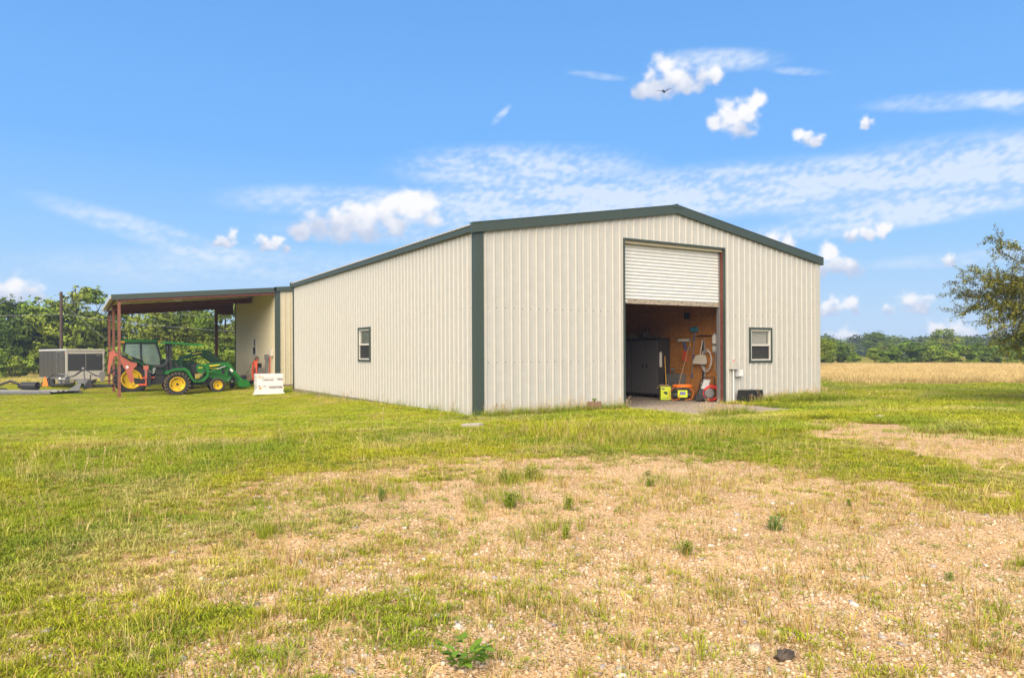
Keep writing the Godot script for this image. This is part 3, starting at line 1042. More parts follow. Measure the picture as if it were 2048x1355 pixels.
# ---------------------------------------------------------------- vehicles
func wheel(parent: Node3D, called: String, at: Vector3, r: float, w: float, rim_r: float, lugs: int, mud: bool, out: float) -> void:
	var wl := Node3D.new()
	wl.name = called
	parent.add_child(wl, true)
	wl.position = at
	var ax := Vector3(0, 0, out)
	var mb := MB.new()
	var h := w * 0.5
	mb.lathe([Vector2(rim_r, -h * 0.75), Vector2(r * 0.80, -h), Vector2(r * 0.92, -h * 0.92), Vector2(r * 0.955, -h * 0.6), Vector2(r * 0.965, 0), Vector2(r * 0.955, h * 0.6), Vector2(r * 0.92, h * 0.92), Vector2(r * 0.80, h), Vector2(rim_r, h * 0.75), Vector2(rim_r - 0.02, h * 0.3)], Vector3.ZERO, ax, 36)
	part("tyre", mb, M.tyre, wl)
	var lb := MB.new()
	for k in lugs:
		for s in [-1.0, 1.0]:
			var t: float = TAU * (k + 0.25 * s) / lugs
			var d := Vector3(cos(t), sin(t), 0)
			var tg := Vector3(-sin(t), cos(t), 0)
			var dir: Vector3 = (ax * s * 0.75 + tg * 0.66).normalized()
			lb.box(d * (r * 0.965) + ax * (h * 0.48 * s), Vector3(r * 0.075, r * 0.085, h * 1.05), Basis(dir.cross(d).normalized(), d, dir))
			# the lug's end runs down the shoulder
			lb.box(d * (r * 0.885) + ax * (h * 0.93 * s) + tg * (0.05 * r), Vector3(r * 0.07, r * 0.15, h * 0.16), Basis(tg, d, ax))
	part("tread", lb, M.tyre_mud if mud else M.tyre, wl)
	mb = MB.new()
	mb.lathe([Vector2(rim_r * 1.06, h * 0.5), Vector2(rim_r * 1.06, h * 0.84), Vector2(rim_r * 0.98, h * 0.86), Vector2(rim_r * 0.92, h * 0.55), Vector2(rim_r * 0.8, h * 0.3), Vector2(rim_r * 0.72, h * 0.12), Vector2(rim_r * 0.3, h * 0.05), Vector2(rim_r * 0.25, h * 0.15), Vector2(0.0, h * 0.15)], Vector3.ZERO, ax, 32)
	var rm := part("rim", mb, M.tractor_yellow, wl)
	mb = MB.new()
	mb.cyl(ax * (h * 0.1), ax * (h * 0.34), rim_r * 0.17, -1.0, 12)
	for k in 8:
		var t := TAU * k / 8.0
		mb.cyl(Vector3(cos(t), sin(t), 0) * rim_r * 0.42 + ax * h * 0.04, Vector3(cos(t), sin(t), 0) * rim_r * 0.42 + ax * h * 0.16, rim_r * 0.035, -1.0, 6)
	for k in 4:
		var t := TAU * (k + 0.2) / 4.0
		mb.box(Vector3(cos(t), sin(t), 0) * rim_r * 0.78 + ax * h * 0.33, Vector3(rim_r * 0.36, rim_r * 0.08, 0.03), Basis(Vector3(-sin(t), cos(t), 0), Vector3(cos(t), sin(t), 0), Vector3(0, 0, 1)))
	part("hub", mb, M.black_steel, wl)

func arm(poly: Array, z: float, w: float, conv: Callable) -> MB:
	var mb := MB.new()
	var p := PackedVector2Array()
	for q in poly:
		p.append(conv.call(q[0], q[1]))
	mb.prism(p, z - w / 2, z + w / 2)
	return mb

func small_tractor() -> void:
	var at := Vector3(-5.1, -0.556, -27.92)
	var t := thing("compact_tractor", at, "bright green compact tractor with front loader, canopy and faded red backhoe", "tractor")
	var k := 0.003974
	var cv := func(x: float, y: float) -> Vector2: return Vector2((x - 985.0) * k, 0.70 + (790.0 - y) * k)
	for s in [1.0, -1.0]:
		wheel(t, "rear_wheel", Vector3(0, 0.70, 0.58 * s), 0.70, 0.42, 0.40, 20, true, s)
		wheel(t, "front_wheel", Vector3(2.22, 0.585, 0.56 * s), 0.425, 0.28, 0.25, 16, true, s)
		# fender: a bent sheet over the rear wheel
		var line := [[820, 640], [828, 605], [880, 590], [950, 562], [1090, 552], [1140, 590], [1175, 660], [1215, 745], [1300, 750], [1300, 768], [1208, 768], [1150, 690], [1110, 612], [1070, 585], [960, 588], [890, 612], [860, 640]]
		part("fender", arm(line, 0.56 * s, 0.40, cv), M.tractor_green, t)
		var rail := MB.new()
		var a: Vector2 = cv.call(1010, 545); var b2: Vector2 = cv.call(1110, 545)
		rail.tube([Vector3(a.x, a.y - 0.03, 0.5 * s), Vector3(a.x, a.y + 0.05, 0.5 * s), Vector3(b2.x, b2.y + 0.05, 0.5 * s), Vector3(b2.x, b2.y - 0.03, 0.5 * s)], 0.013, 6)
		part("grab_rail", rail, M.black_steel, t)
		# loader: mast, arm and its cylinder
		var mast := [[1370, 545], [1400, 520], [1425, 540], [1428, 640], [1410, 700], [1350, 765], [1225, 768], [1222, 748], [1300, 742], [1370, 690], [1395, 640], [1380, 580]]
		part("loader_mast", arm(mast, 0.47 * s, 0.09, cv), M.tractor_green, t)
		var lift := [[1290, 512], [1410, 508], [1440, 500], [1600, 482], [1690, 475], [1720, 500], [1905, 745], [1975, 795], [1960, 815], [1900, 800], [1850, 735], [1690, 545], [1655, 525], [1430, 540], [1400, 545]]
		var la := part("loader_arm", arm(lift, 0.47 * s + 0.0, 0.10, cv), M.tractor_green, t)
		part("stripe", arm([[1430, 522], [1575, 508], [1572, 522], [1432, 540]], 0.523 * s, 0.006, cv), M.decal_yellow, la)
		part("warning_label", arm([[1715, 585], [1738, 568], [1772, 610], [1750, 630]], 0.523 * s, 0.006, cv), M.wrap_white, la)
		var cy := MB.new()
		var c0: Vector2 = cv.call(1420, 622); var c1: Vector2 = cv.call(1655, 535); var cm: Vector2 = c0.lerp(c1, 0.5)
		cy.cyl(Vector3(c0.x, c0.y, 0.545 * s), Vector3(c1.x, c1.y, 0.545 * s), 0.016, -1.0, 8)
		part("lift_rod", cy, M.chrome, t)
		cy = MB.new()
		cy.cyl(Vector3(c0.x - 0.02, c0.y - 0.02, 0.545 * s), Vector3(cm.x, cm.y, 0.545 * s), 0.03, -1.0, 8)
		part("lift_cylinder", cy, M.tractor_green, t)
	# hood and nose
	var hood := MB.new()
	var hp := PackedVector2Array()
	for q in [[1255, 530], [1290, 512], [1400, 515], [1560, 528], [1660, 545], [1695, 575], [1702, 690], [1600, 665], [1480, 645], [1420, 640], [1300, 640], [1262, 600]]:
		hp.append(cv.call(q[0], q[1]))
	hood.prism(hp, -0.30, 0.30)
	var hd := part("hood", hood, M.tractor_green, t)
	part("stripe", arm([[1420, 555], [1545, 558], [1560, 572], [1420, 572]], 0.303, 0.006, cv), M.decal_yellow, hd)
	part("number_plate", arm([[1285, 548], [1345, 548], [1345, 562], [1285, 562]], 0.303, 0.006, cv), M.decal_yellow, hd)
	part("grille", arm([[1612, 575], [1655, 580], [1655, 660], [1612, 650]], 0.303, 0.01, cv), M.black_plastic, hd)
	part("side_frame", arm([[1420, 650], [1690, 668], [1700, 740], [1650, 760], [1480, 725], [1420, 690]], 0.0, 0.46, cv), M.tractor_green, t)
	part("chassis", arm([[880, 730], [1240, 730], [1480, 690], [1660, 690], [1660, 790], [1560, 830], [1300, 810], [1000, 830], [880, 820]], 0.0, 0.34, cv), M.black_steel, t)
	part("front_axle", arm([[1510, 790], [1580, 790], [1580, 850], [1510, 850]], 0.0, 0.95, cv), M.black_steel, t)
	part("rear_axle", arm([[950, 755], [1020, 755], [1020, 825], [950, 825]], 0.0, 0.9, cv), M.black_steel, t)
	part("grille_guard", arm([[1660, 690], [1745, 690], [1750, 735], [1720, 770], [1660, 785]], 0.0, 0.5, cv), M.tractor_green, t)
	part("dashboard", arm([[1180, 520], [1250, 500], [1280, 530], [1280, 640], [1210, 640]], 0.0, 0.4, cv), M.black_plastic, t)
	part("floor", arm([[1130, 735], [1310, 735], [1310, 760], [1130, 760]], 0.0, 0.85, cv), M.black_plastic, t)
	var sw := MB.new()
	var pts := []
	var c: Vector2 = cv.call(1160, 497)
	var bs := Basis(Vector3(0, 0, 1), 0.65)
	for i in 19:
		pts.append(Vector3(c.x, c.y, 0) + bs * Vector3(cos(TAU * i / 18.0) * 0.19, 0, sin(TAU * i / 18.0) * 0.19))
	sw.tube(pts, 0.016, 6)
	sw.cyl(Vector3(c.x, c.y, 0), Vector3(c.x + 0.14, c.y - 0.22, 0), 0.02, -1.0, 6)
	sw.bar(Vector3(c.x, c.y, 0) + bs * Vector3(-0.19, 0, 0), Vector3(c.x, c.y, 0) + bs * Vector3(0.19, 0, 0), 0.03, 0.015)
	part("steering_wheel", sw, M.black_plastic, t)
	part("seat", arm([[960, 470], [985, 465], [1010, 540], [1090, 545], [1090, 570], [985, 575]], 0.0, 0.46, cv), M.seat_vinyl, t)
	# roll bar with bolts, and the canopy
	for s in [0.42, -0.42]:
		var rb := MB.new()
		var p0: Vector2 = cv.call(905, 640); var p1: Vector2 = cv.call(905, 198)
		rb.bar(Vector3(p0.x, p0.y, s), Vector3(p1.x, p1.y, s), 0.1, 0.14)
		var p2: Vector2 = cv.call(860, 198); var p3: Vector2 = cv.call(862, 350)
		rb.bar(Vector3(p3.x, p3.y, s), Vector3(p2.x, p2.y, s), 0.06, 0.07)
		part("roll_bar", rb, M.black_steel, t)
		var bo := MB.new()
		for q in [[855, 240], [915, 240], [855, 270], [915, 270], [855, 400], [890, 405], [850, 430], [905, 430]]:
			var p: Vector2 = cv.call(q[0], q[1])
			bo.cyl(Vector3(p.x, p.y, s + 0.05), Vector3(p.x, p.y, s + 0.075), 0.022, -1.0, 6)
		part("bolt", bo, M.chrome, t)
	var cn := MB.new()
	var cp := PackedVector2Array()
	for q in [[800, 165], [835, 165], [1335, 205], [1336, 224], [1310, 228], [835, 192], [800, 190], [765, 182]]:
		cp.append(cv.call(q[0], q[1]))
	cn.prism(cp, -0.62, 0.62)
	part("canopy", cn, M.tractor_green, t)
	var hs := MB.new()
	for j in 3:
		var line3 := []
		for q in [[1300, 720], [1390, 600], [1440, 505], [1560, 490], [1680, 482], [1760, 560], [1850, 700]]:
			var p: Vector2 = cv.call(q[0], q[1] - 6 * j)
			line3.append(Vector3(p.x, p.y + 0.02, 0.40 - 0.035 * j))
		hs.tube(line3, 0.011, 5)
	part("hydraulic_hose", hs, M.black_plastic, t)
	var hl := MB.new()
	var hq: Vector2 = cv.call(1698, 600)
	for s in [0.18, -0.18]:
		hl.cyl(Vector3(hq.x, hq.y, s), Vector3(hq.x + 0.03, hq.y, s), 0.06, -1.0, 12)
	part("headlamp", hl, M.white_plastic, t)
	# bucket
	var bk := MB.new()
	for s in [0.78, -0.78]:
		var bp := PackedVector2Array()
		for q in [[1838, 800], [1850, 760], [1890, 735], [1960, 750], [2002, 800], [2005, 850], [1900, 858], [1840, 850]]:
			bp.append(cv.call(q[0], q[1]))
		bk.prism(bp, s - 0.015, s + 0.015)
	var shell := [[1890, 735], [1845, 770], [1838, 815], [1850, 852], [2005, 856]]
	for i in shell.size() - 1:
		var a2: Vector2 = cv.call(shell[i][0], shell[i][1]); var b3: Vector2 = cv.call(shell[i + 1][0], shell[i + 1][1])
		bk.bar(Vector3(a2.x, a2.y, 0), Vector3(b3.x, b3.y, 0), 1.53, 0.016, Vector3.BACK.cross(Vector3((b3 - a2).x, (b3 - a2).y, 0)).normalized())
	part("bucket", bk, M.tractor_green, t)
	var bb := MB.new()
	for q in [[1705, 740], [1760, 760]]:
		var p: Vector2 = cv.call(q[0], q[1])
		bb.cyl(Vector3(p.x, p.y - 0.05, -0.4), Vector3(p.x, p.y - 0.05, 0.4), 0.06, -1.0, 10)
	part("cross_tube", bb, M.grey_plastic, t)
	# backhoe on the rear hitch
	var h := Node3D.new()
	h.name = "backhoe"
	t.add_child(h)
	part("boom", arm([[395, 762], [430, 742], [410, 600], [425, 560], [468, 508], [470, 480], [440, 470], [380, 455], [330, 420], [245, 345], [215, 330], [195, 360], [215, 385], [265, 470], [300, 540], [330, 590], [350, 660], [375, 750]], 0.0, 0.16, cv), M.salmon, h)
	var lg := part("panel_mark", arm([[322, 525], [345, 508], [368, 530], [352, 556], [330, 552]], 0.083, 0.006, cv), M.wrap_white, h)
	part("dipper", arm([[215, 330], [245, 345], [222, 372], [175, 382], [150, 470], [130, 560], [112, 640], [100, 620], [98, 540], [110, 430], [120, 330], [150, 285], [180, 300]], 0.0, 0.13, cv), M.salmon, h)
	var rod := MB.new()
	var r0: Vector2 = cv.call(190, 312); var r1: Vector2 = cv.call(280, 370); var r2: Vector2 = cv.call(430, 455)
	rod.cyl(Vector3(r0.x, r0.y, 0.1), Vector3(r1.x, r1.y, 0.1), 0.022, -1.0, 8)
	part("ram_rod", rod, M.chrome, h)
	rod = MB.new()
	rod.cyl(Vector3(r1.x, r1.y, 0.1), Vector3(r2.x, r2.y, 0.1), 0.05, -1.0, 10)
	part("ram", rod, M.black_steel, h)
	var bu := MB.new()
	var up := PackedVector2Array()
	for q in [[-2, 600], [30, 588], [62, 600], [72, 650], [58, 690], [30, 735], [10, 745], [12, 700], [-12, 660]]:
		up.append(cv.call(q[0], q[1]))
	bu.prism(up, -0.17, 0.17)
	part("digging_bucket", bu, M.grey_plastic, h)
	var hz := MB.new()
	for j in 3:
		var off := j * 14.0
		var line2 := []
		for q in [[150, 285], [95, 300], [80, 360], [92, 460], [70, 500], [85, 560], [60, 610]]:
			var p: Vector2 = cv.call(q[0] - off, q[1] + off * 0.5)
			line2.append(Vector3(p.x, p.y, 0.09 - 0.05 * j))
		hz.tube(line2, 0.014, 5)
	part("hydraulic_hose", hz, M.black_plastic, h)
	for s in [0.24, -0.24]:
		part("frame_post", arm([[555, 515], [615, 515], [615, 575], [598, 578], [592, 700], [588, 815], [568, 815], [572, 700], [575, 578], [555, 570]], s, 0.06, cv), M.salmon, h)
	part("valve_block", arm([[560, 580], [600, 560], [650, 600], [640, 640], [580, 680]], 0.0, 0.34, cv), M.grey_plastic, h)
	part("stabilizer", arm([[595, 610], [640, 605], [640, 815], [598, 815]], 0.42, 0.1, cv), M.black_steel, h)
	part("stabilizer", arm([[595, 610], [640, 605], [640, 815], [598, 815]], -0.42, 0.1, cv), M.black_steel, h)
	part("cross_plate", arm([[510, 685], [690, 680], [690, 695], [510, 700]], 0.3, 0.05, cv), M.hot_orange, h)
	part("cross_plate", arm([[480, 775], [590, 780], [590, 800], [490, 800]], 0.3, 0.05, cv), M.hot_orange, h)
	part("swing_frame", arm([[430, 690], [500, 700], [560, 720], [700, 660], [840, 660], [850, 720], [780, 790], [640, 800], [520, 790], [440, 780]], 0.0, 0.36, cv), M.black_steel, h)
	part("operator_seat", arm([[672, 510], [700, 505], [780, 508], [820, 490], [862, 432], [885, 425], [880, 450], [840, 512], [790, 542], [690, 538]], 0.1, 0.42, cv), M.seat_vinyl, h)
	part("seat_base", arm([[720, 540], [800, 540], [800, 650], [720, 650]], 0.0, 0.3, cv), M.black_plastic, h)
	var lv := MB.new()
	for j in 4:
		var a3: Vector2 = cv.call(655 + j * 6, 640); var b4: Vector2 = cv.call(690 + j * 9, 548)
		lv.cyl(Vector3(a3.x, a3.y, -0.15 + j * 0.1), Vector3(b4.x, b4.y, -0.15 + j * 0.1), 0.01, -1.0, 5)
	part("lever", lv, M.chrome, h)

func big_tractor() -> void:
	var at := Vector3(-7.14, -0.66, -33.6)
	var t := thing("cab_tractor", at, "larger dark green tractor with glazed cab parked behind the compact tractor", "tractor")
	var k := 0.004352
	var cv := func(x: float, y: float) -> Vector2: return Vector2((x - 310.0) * k, 0.98 + (715.0 - y) * k)
	for s in [1.0, -1.0]:
		wheel(t, "rear_wheel", Vector3(0, 0.98, 0.66 * s), 0.98, 0.52, 0.57, 22, false, s)
		wheel(t, "front_wheel", Vector3(3.1, 0.72, 0.68 * s), 0.60, 0.36, 0.34, 18, false, s)
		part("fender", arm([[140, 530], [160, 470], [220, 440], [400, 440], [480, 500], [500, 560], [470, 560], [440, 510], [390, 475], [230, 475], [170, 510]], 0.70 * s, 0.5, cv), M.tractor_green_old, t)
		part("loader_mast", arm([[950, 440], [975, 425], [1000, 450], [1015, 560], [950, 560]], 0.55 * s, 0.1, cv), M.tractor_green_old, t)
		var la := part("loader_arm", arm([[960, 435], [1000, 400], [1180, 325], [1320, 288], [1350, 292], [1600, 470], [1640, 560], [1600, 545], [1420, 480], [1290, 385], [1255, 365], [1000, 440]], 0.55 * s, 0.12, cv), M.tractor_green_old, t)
		part("stripe", arm([[1130, 350], [1268, 318], [1270, 330], [1132, 362]], 0.615 * s, 0.006, cv), M.decal_yellow, la)
		var cy := MB.new()
		var c0: Vector2 = cv.call(1020, 510); var c1: Vector2 = cv.call(1240, 400)
		cy.cyl(Vector3(c0.x, c0.y, 0.64 * s), Vector3(c1.x, c1.y, 0.64 * s), 0.035, -1.0, 8)
		part("lift_cylinder", cy, M.tractor_green_old, t)
		cy = MB.new()
		c0 = cv.call(1340, 325); c1 = cv.call(1560, 480)
		cy.cyl(Vector3(c0.x, c0.y, 0.62 * s), Vector3(c1.x, c1.y, 0.62 * s), 0.018, -1.0, 8)
		part("tilt_rod", cy, M.chrome, t)
	# cab
	var cab := Node3D.new()
	cab.name = "cab"
	t.add_child(cab)
	var rf := MB.new()
	var rp := PackedVector2Array()
	for q in [[160, 158], [175, 145], [240, 140], [660, 142], [695, 152], [697, 166], [660, 178], [190, 180], [165, 172]]:
		rp.append(cv.call(q[0], q[1]))
	rf.prism(rp, -0.78, 0.78)
	part("roof", rf, M.tractor_green, cab)
	part("roof_lining", arm([[200, 180], [660, 178], [650, 200], [215, 200]], 0.0, 1.44, cv), M.black_plastic, cab)
	for q in [[180, 165, 225, 185], [662, 158, 698, 180]]:
		for s in [0.72, -0.72]:
			part("marker_lamp", arm([[q[0], q[1]], [q[2], q[1]], [q[2], q[3]], [q[0], q[3]]], s, 0.14, cv), M.amber, cab)
	for s in [0.68, -0.68]:
		part("pillar", arm([[215, 195], [235, 195], [222, 320], [205, 320]], s, 0.07, cv), M.black_steel, cab)
		part("pillar", arm([[422, 195], [442, 195], [450, 440], [430, 440]], s, 0.07, cv), M.black_steel, cab)
		part("pillar", arm([[632, 195], [658, 195], [712, 420], [710, 520], [690, 520], [688, 420]], s, 0.07, cv), M.black_steel, cab)
		part("side_glass", arm([[236, 198], [420, 198], [430, 430], [300, 380], [224, 320]], s, 0.012, cv), M.cab_glass, cab)
		part("side_glass", arm([[444, 198], [630, 198], [686, 420], [688, 520], [500, 500], [452, 440]], s, 0.012, cv), M.cab_glass, cab)
	part("rear_glass", arm([[217, 198], [221, 198], [206, 330], [202, 330]], 0.0, 1.28, cv), M.cab_glass, cab)
	part("windscreen", arm([[655, 198], [659, 198], [712, 430], [708, 430]], 0.0, 1.28, cv), M.cab_glass, cab)
	part("cab_floor", arm([[205, 440], [300, 430], [450, 480], [690, 530], [690, 640], [260, 640], [205, 520]], 0.0, 1.2, cv), M.tractor_green_old, cab)
	part("driver_seat", arm([[330, 300], [365, 295], [390, 420], [470, 425], [470, 470], [340, 470]], 0.0, 0.5, cv), M.seat_vinyl, cab)
	part("console", arm([[560, 390], [610, 360], [650, 400], [660, 520], [580, 520]], 0.0, 0.4, cv), M.black_plastic, cab)
	var sw := MB.new()
	var c: Vector2 = cv.call(560, 375)
	var pts := []
	var bs := Basis(Vector3(0, 0, 1), 0.6)
	for i in 19:
		pts.append(Vector3(c.x, c.y, 0) + bs * Vector3(cos(TAU * i / 18.0) * 0.2, 0, sin(TAU * i / 18.0) * 0.2))
	sw.tube(pts, 0.017, 6)
	part("steering_wheel", sw, M.black_plastic, cab)
	var ex := MB.new()
	var e0: Vector2 = cv.call(790, 640); var e1: Vector2 = cv.call(790, 420); var e2: Vector2 = cv.call(790, 200)
	ex.cyl(Vector3(e0.x, e0.y, 0.5), Vector3(e1.x, e1.y, 0.5), 0.13, -1.0, 12)
	ex.cyl(Vector3(e1.x, e1.y, 0.5), Vector3(e2.x, e2.y, 0.5), 0.075, -1.0, 12)
	part("exhaust", ex, M.black_steel, t)
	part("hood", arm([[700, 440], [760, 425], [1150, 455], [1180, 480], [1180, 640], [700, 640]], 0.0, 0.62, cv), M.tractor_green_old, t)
	part("chassis", arm([[200, 620], [1180, 620], [1180, 760], [700, 790], [200, 790]], 0.0, 0.5, cv), M.black_steel, t)
	part("front_axle", arm([[985, 745], [1060, 745], [1060, 810], [985, 810]], 0.0, 1.2, cv), M.black_steel, t)
	part("rear_axle", arm([[270, 670], [350, 670], [350, 760], [270, 760]], 0.0, 1.1, cv), M.black_steel, t)
	var bk := MB.new()
	var bp := PackedVector2Array()
	for q in [[1590, 600], [1620, 545], [1660, 555], [1680, 640], [1760, 760], [1690, 775], [1600, 720]]:
		bp.append(cv.call(q[0], q[1]))
	bk.prism(bp, -0.9, 0.9)
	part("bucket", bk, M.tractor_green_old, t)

func cargo_trailer() -> void:
	var t := thing("cargo_trailer", Vector3(-10.75, -0.45, -39.88), "enclosed cargo trailer with dark scuffed side and white lower nose", "trailer", "", deg_to_rad(13.8))
	var W := 2.42
	var L := 7.6
	var y0 := 0.62
	var y1 := 2.74
	var mb := MB.new()
	mb.span(Vector3(0.04, y0, -L), Vector3(W, y1 - 0.1, -0.02))
	part("body", mb, M.trailer_white, t)
	mb = MB.new()
	mb.span(Vector3(0.0, y0 + 0.05, -L + 0.05), Vector3(0.038, y1 - 0.12, -0.12))
	part("side_panel", mb, M.trailer_dark, t)
	mb = MB.new()
	mb.prism(PackedVector2Array([Vector2(-0.02, y1 - 0.13), Vector2(W + 0.02, y1 - 0.13), Vector2(W + 0.02, y1 - 0.06), Vector2(W - 0.06, y1), Vector2(0.06, y1), Vector2(-0.02, y1 - 0.06)]), -L - 0.02, 0.03)
	part("roof", mb, M.trailer_white, t)
	for g in [[0.14, 1.22], [1.25, 2.30]]:
		mb = MB.new()
		mb.span(Vector3(g[0], 1.22, -0.018), Vector3(g[1], 2.40, 0.0))
		part("stone_guard", mb, M.trailer_guard, t)
	mb = MB.new()
	for x in [0.0, W - 0.1]:
		mb.span(Vector3(x, y0 - 0.02, -0.12), Vector3(x + 0.1, y1 - 0.131, 0.02))
	part("corner_post", mb, M.trailer_white, t)
	mb = MB.new()
	mb.span(Vector3(-0.015, y0 + 0.1, -2.5), Vector3(-0.002, y1 - 0.2, -2.46))
	mb.span(Vector3(-0.015, y0 + 0.1, -1.2), Vector3(-0.002, y1 - 0.2, -1.16))
	mb.span(Vector3(-0.015, y1 - 0.24, -2.459), Vector3(-0.002, y1 - 0.2, -1.201))
	mb.span(Vector3(-0.03, y0 + 0.85, -2.44), Vector3(-0.0155, y0 + 0.9, -2.1))
	part("side_door", mb, M.galv, t)
	for z in [-3.7, -4.9, -6.1]:
		mb = MB.new()
		mb.span(Vector3(-0.006, y0 + 0.06, z - 0.02), Vector3(-0.001, y1 - 0.14, z + 0.02))
		part("seam", mb, M.trailer_guard, t)
	mb = MB.new()
	mb.span(Vector3(-0.014, y0 - 0.02, -L + 0.02), Vector3(-0.001, y0 + 0.06, -0.121))
	part("base_rail", mb, M.galv, t)
	mb = MB.new()
	mb.span(Vector3(1.9, 2.26, 0.001), Vector3(2.2, 2.31, 0.006))
	part("badge", mb, M.galv, t)
	mb = MB.new()
	mb.span(Vector3(-0.012, 2.4, -0.3), Vector3(-0.001, 2.47, -0.18))
	part("marker_lamp", mb, M.amber, t)
	mb = MB.new()
	mb.bar(Vector3(0.5, 0.55, -0.1), Vector3(W / 2, 0.5, 1.6), 0.08, 0.1)
	mb.bar(Vector3(W - 0.5, 0.55, -0.1), Vector3(W / 2 + 0.01, 0.503, 1.58), 0.08, 0.1)
	mb.cyl(Vector3(W / 2, 0.05, 1.2), Vector3(W / 2, 0.95, 1.2), 0.035, -1.0, 8)
	mb.tube([Vector3(W / 2, 0.95, 1.2), Vector3(W / 2 + 0.12, 0.98, 1.2), Vector3(W / 2 + 0.12, 0.85, 1.2)], 0.015, 5)
	part("tongue", mb, M.black_steel, t)
	for z in [-4.0, -4.9]:
		for x in [-0.06, W + 0.06]:
			mb = MB.new()
			mb.lathe([Vector2(0.0, -0.1), Vector2(0.34, -0.1), Vector2(0.36, 0.0), Vector2(0.34, 0.1), Vector2(0.0, 0.1)], Vector3(x + (0.16 if x < 0 else -0.16), 0.37, z), Vector3.RIGHT, 18)
			part("wheel", mb, M.tyre, t)

func implement() -> void:
	var turn := deg_to_rad(-31.2)
	var t := thing("implement_trailer", Vector3(-12.3, -0.5, -32.9), "low grey equipment trailer with black roller lying in the grass", "trailer", "", turn)
	for k in 5:
		var mb := MB.new()
		mb.span(Vector3(-4.2, 0.16 + 0.012 * (k % 2), -0.26 - k * 0.28), Vector3(1.35 + 0.12 * k, 0.23 + 0.012 * (k % 2), -k * 0.28))
		part("deck_plank", mb, M.grey_plank, t)
	var mb := MB.new()
	mb.span(Vector3(-4.2, 0.05, 0.02), Vector3(1.0, 0.22, 0.08))
	mb.span(Vector3(-4.2, 0.02, -1.5), Vector3(2.0, 0.15, -1.42))
	mb.span(Vector3(-1.2, 0.04, -1.4), Vector3(-1.1, 0.14, 0.0))
	part("side_rail", mb, M.grey_steel, t)
	mb = MB.new()
	mb.cyl(Vector3(-1.25, 0.5, -0.8), Vector3(-0.25, 0.5, -0.7), 0.22, 0.24, 16)
	mb.cyl(Vector3(-1.5, 0.48, -0.85), Vector3(-1.25, 0.5, -0.8), 0.12, 0.22, 12)
	part("roller", mb, M.black_steel, t)
	mb = MB.new()
	mb.cyl(Vector3(-0.25, 0.5, -0.7), Vector3(2.0, 0.66, -0.6), 0.055, -1.0, 10)
	mb.cyl(Vector3(1.4, 0.62, -0.63), Vector3(2.05, 0.665, -0.6), 0.085, -1.0, 10)
	part("drive_shaft", mb, M.black_steel, t)
	mb = MB.new()
	mb.prism(PackedVector2Array([Vector2(1.9, 0.22), Vector2(2.65, 0.22), Vector2(2.8, 0.75), Vector2(2.7, 0.74)]), -0.12, -0.08)
	part("side_plate", mb, M.grey_steel, t)
	mb = MB.new()
	mb.span(Vector3(2.0, 0.62, -1.3), Vector3(2.95, 0.86, -0.9))
	mb.span(Vector3(0.6, 0.82, -1.25), Vector3(2.0, 0.88, -1.0))
	part("gear_box", mb, M.grey_steel, t)
	mb = MB.new()
	mb.bar(Vector3(2.6, 0.5, -1.0), Vector3(4.5, 0.5, -0.4), 0.12, 0.14)
	mb.bar(Vector3(2.7, 0.66, -1.0), Vector3(4.6, 0.84, -0.6), 0.05, 0.05)
	mb.prism(PackedVector2Array([Vector2(2.55, 0.25), Vector2(3.2, 0.4), Vector2(3.0, 0.85), Vector2(2.85, 0.85)]), -0.7, -0.6)
	part("tongue", mb, M.black_steel, t)
	mb = MB.new()
	mb.bar(Vector3(2.52, 0.5, -0.9), Vector3(2.42, 1.48, -0.9), 0.06, 0.06)
	mb.span(Vector3(2.34, 1.48, -0.95), Vector3(2.5, 1.62, -0.85))
	part("jack_post", mb, M.grey_steel, t)
	mb = MB.new()
	var cab := []
	for q in [[-0.2, 0.62], [0.3, 0.98], [0.6, 1.18], [0.75, 1.2], [0.95, 1.08], [1.4, 0.98], [1.9, 1.15], [2.3, 1.42], [2.45, 1.5], [2.7, 1.38], [3.1, 1.15], [3.5, 1.06], [3.9, 1.15], [4.3, 1.45], [4.5, 1.5]]:
		cab.append(Vector3(q[0], q[1], -0.9))
	mb.tube(cab, 0.028, 6)
	var cab2 := []
	for q in cab:
		cab2.append(q + Vector3(0.05, -0.05 + 0.03 * sin(q.x * 3.0), 0.06))
	mb.tube(cab2, 0.02, 6)
	part("hose", mb, M.black_plastic, t)
	mb = MB.new()
	for x in [0.72, 0.98]:
		mb.lathe([Vector2(0.0, -0.09), Vector2(0.26, -0.09), Vector2(0.28, 0.0), Vector2(0.26, 0.09), Vector2(0.0, 0.09)], Vector3(x, 0.78, -1.5), Vector3.RIGHT, 16)
	part("wheel", mb, M.trailer_white, t)
	mb = MB.new()
	mb.tube([Vector3(0.55, 0.95, -1.4), Vector3(0.6, 1.18, -1.4), Vector3(1.0, 1.18, -1.4), Vector3(1.18, 1.05, -1.4), Vector3(1.2, 0.7, -1.4)], 0.04, 6)
	part("fender", mb, M.grey_steel, t)
	mb = MB.new()
	mb.prism(PackedVector2Array([Vector2(0.12, 0.5), Vector2(0.5, 0.5), Vector2(0.36, 1.04), Vector2(0.26, 1.04)]), -0.55, -0.53)
	var sg := part("slow_sign", mb, M.sign_orange, t)
	mb = MB.new()
	mb.tube([Vector3(-3.6, 0.3, -0.6), Vector3(-2.6, 0.55, -0.7), Vector3(-1.9, 0.8, -0.7), Vector3(-1.5, 0.62, -0.8)], 0.07, 7)
	mb.tube([Vector3(-4.0, 0.4, -0.3), Vector3(-3.0, 0.45, -0.4), Vector3(-2.0, 0.32, -0.5)], 0.05, 6)
	part("linkage", mb, M.black_steel, t)

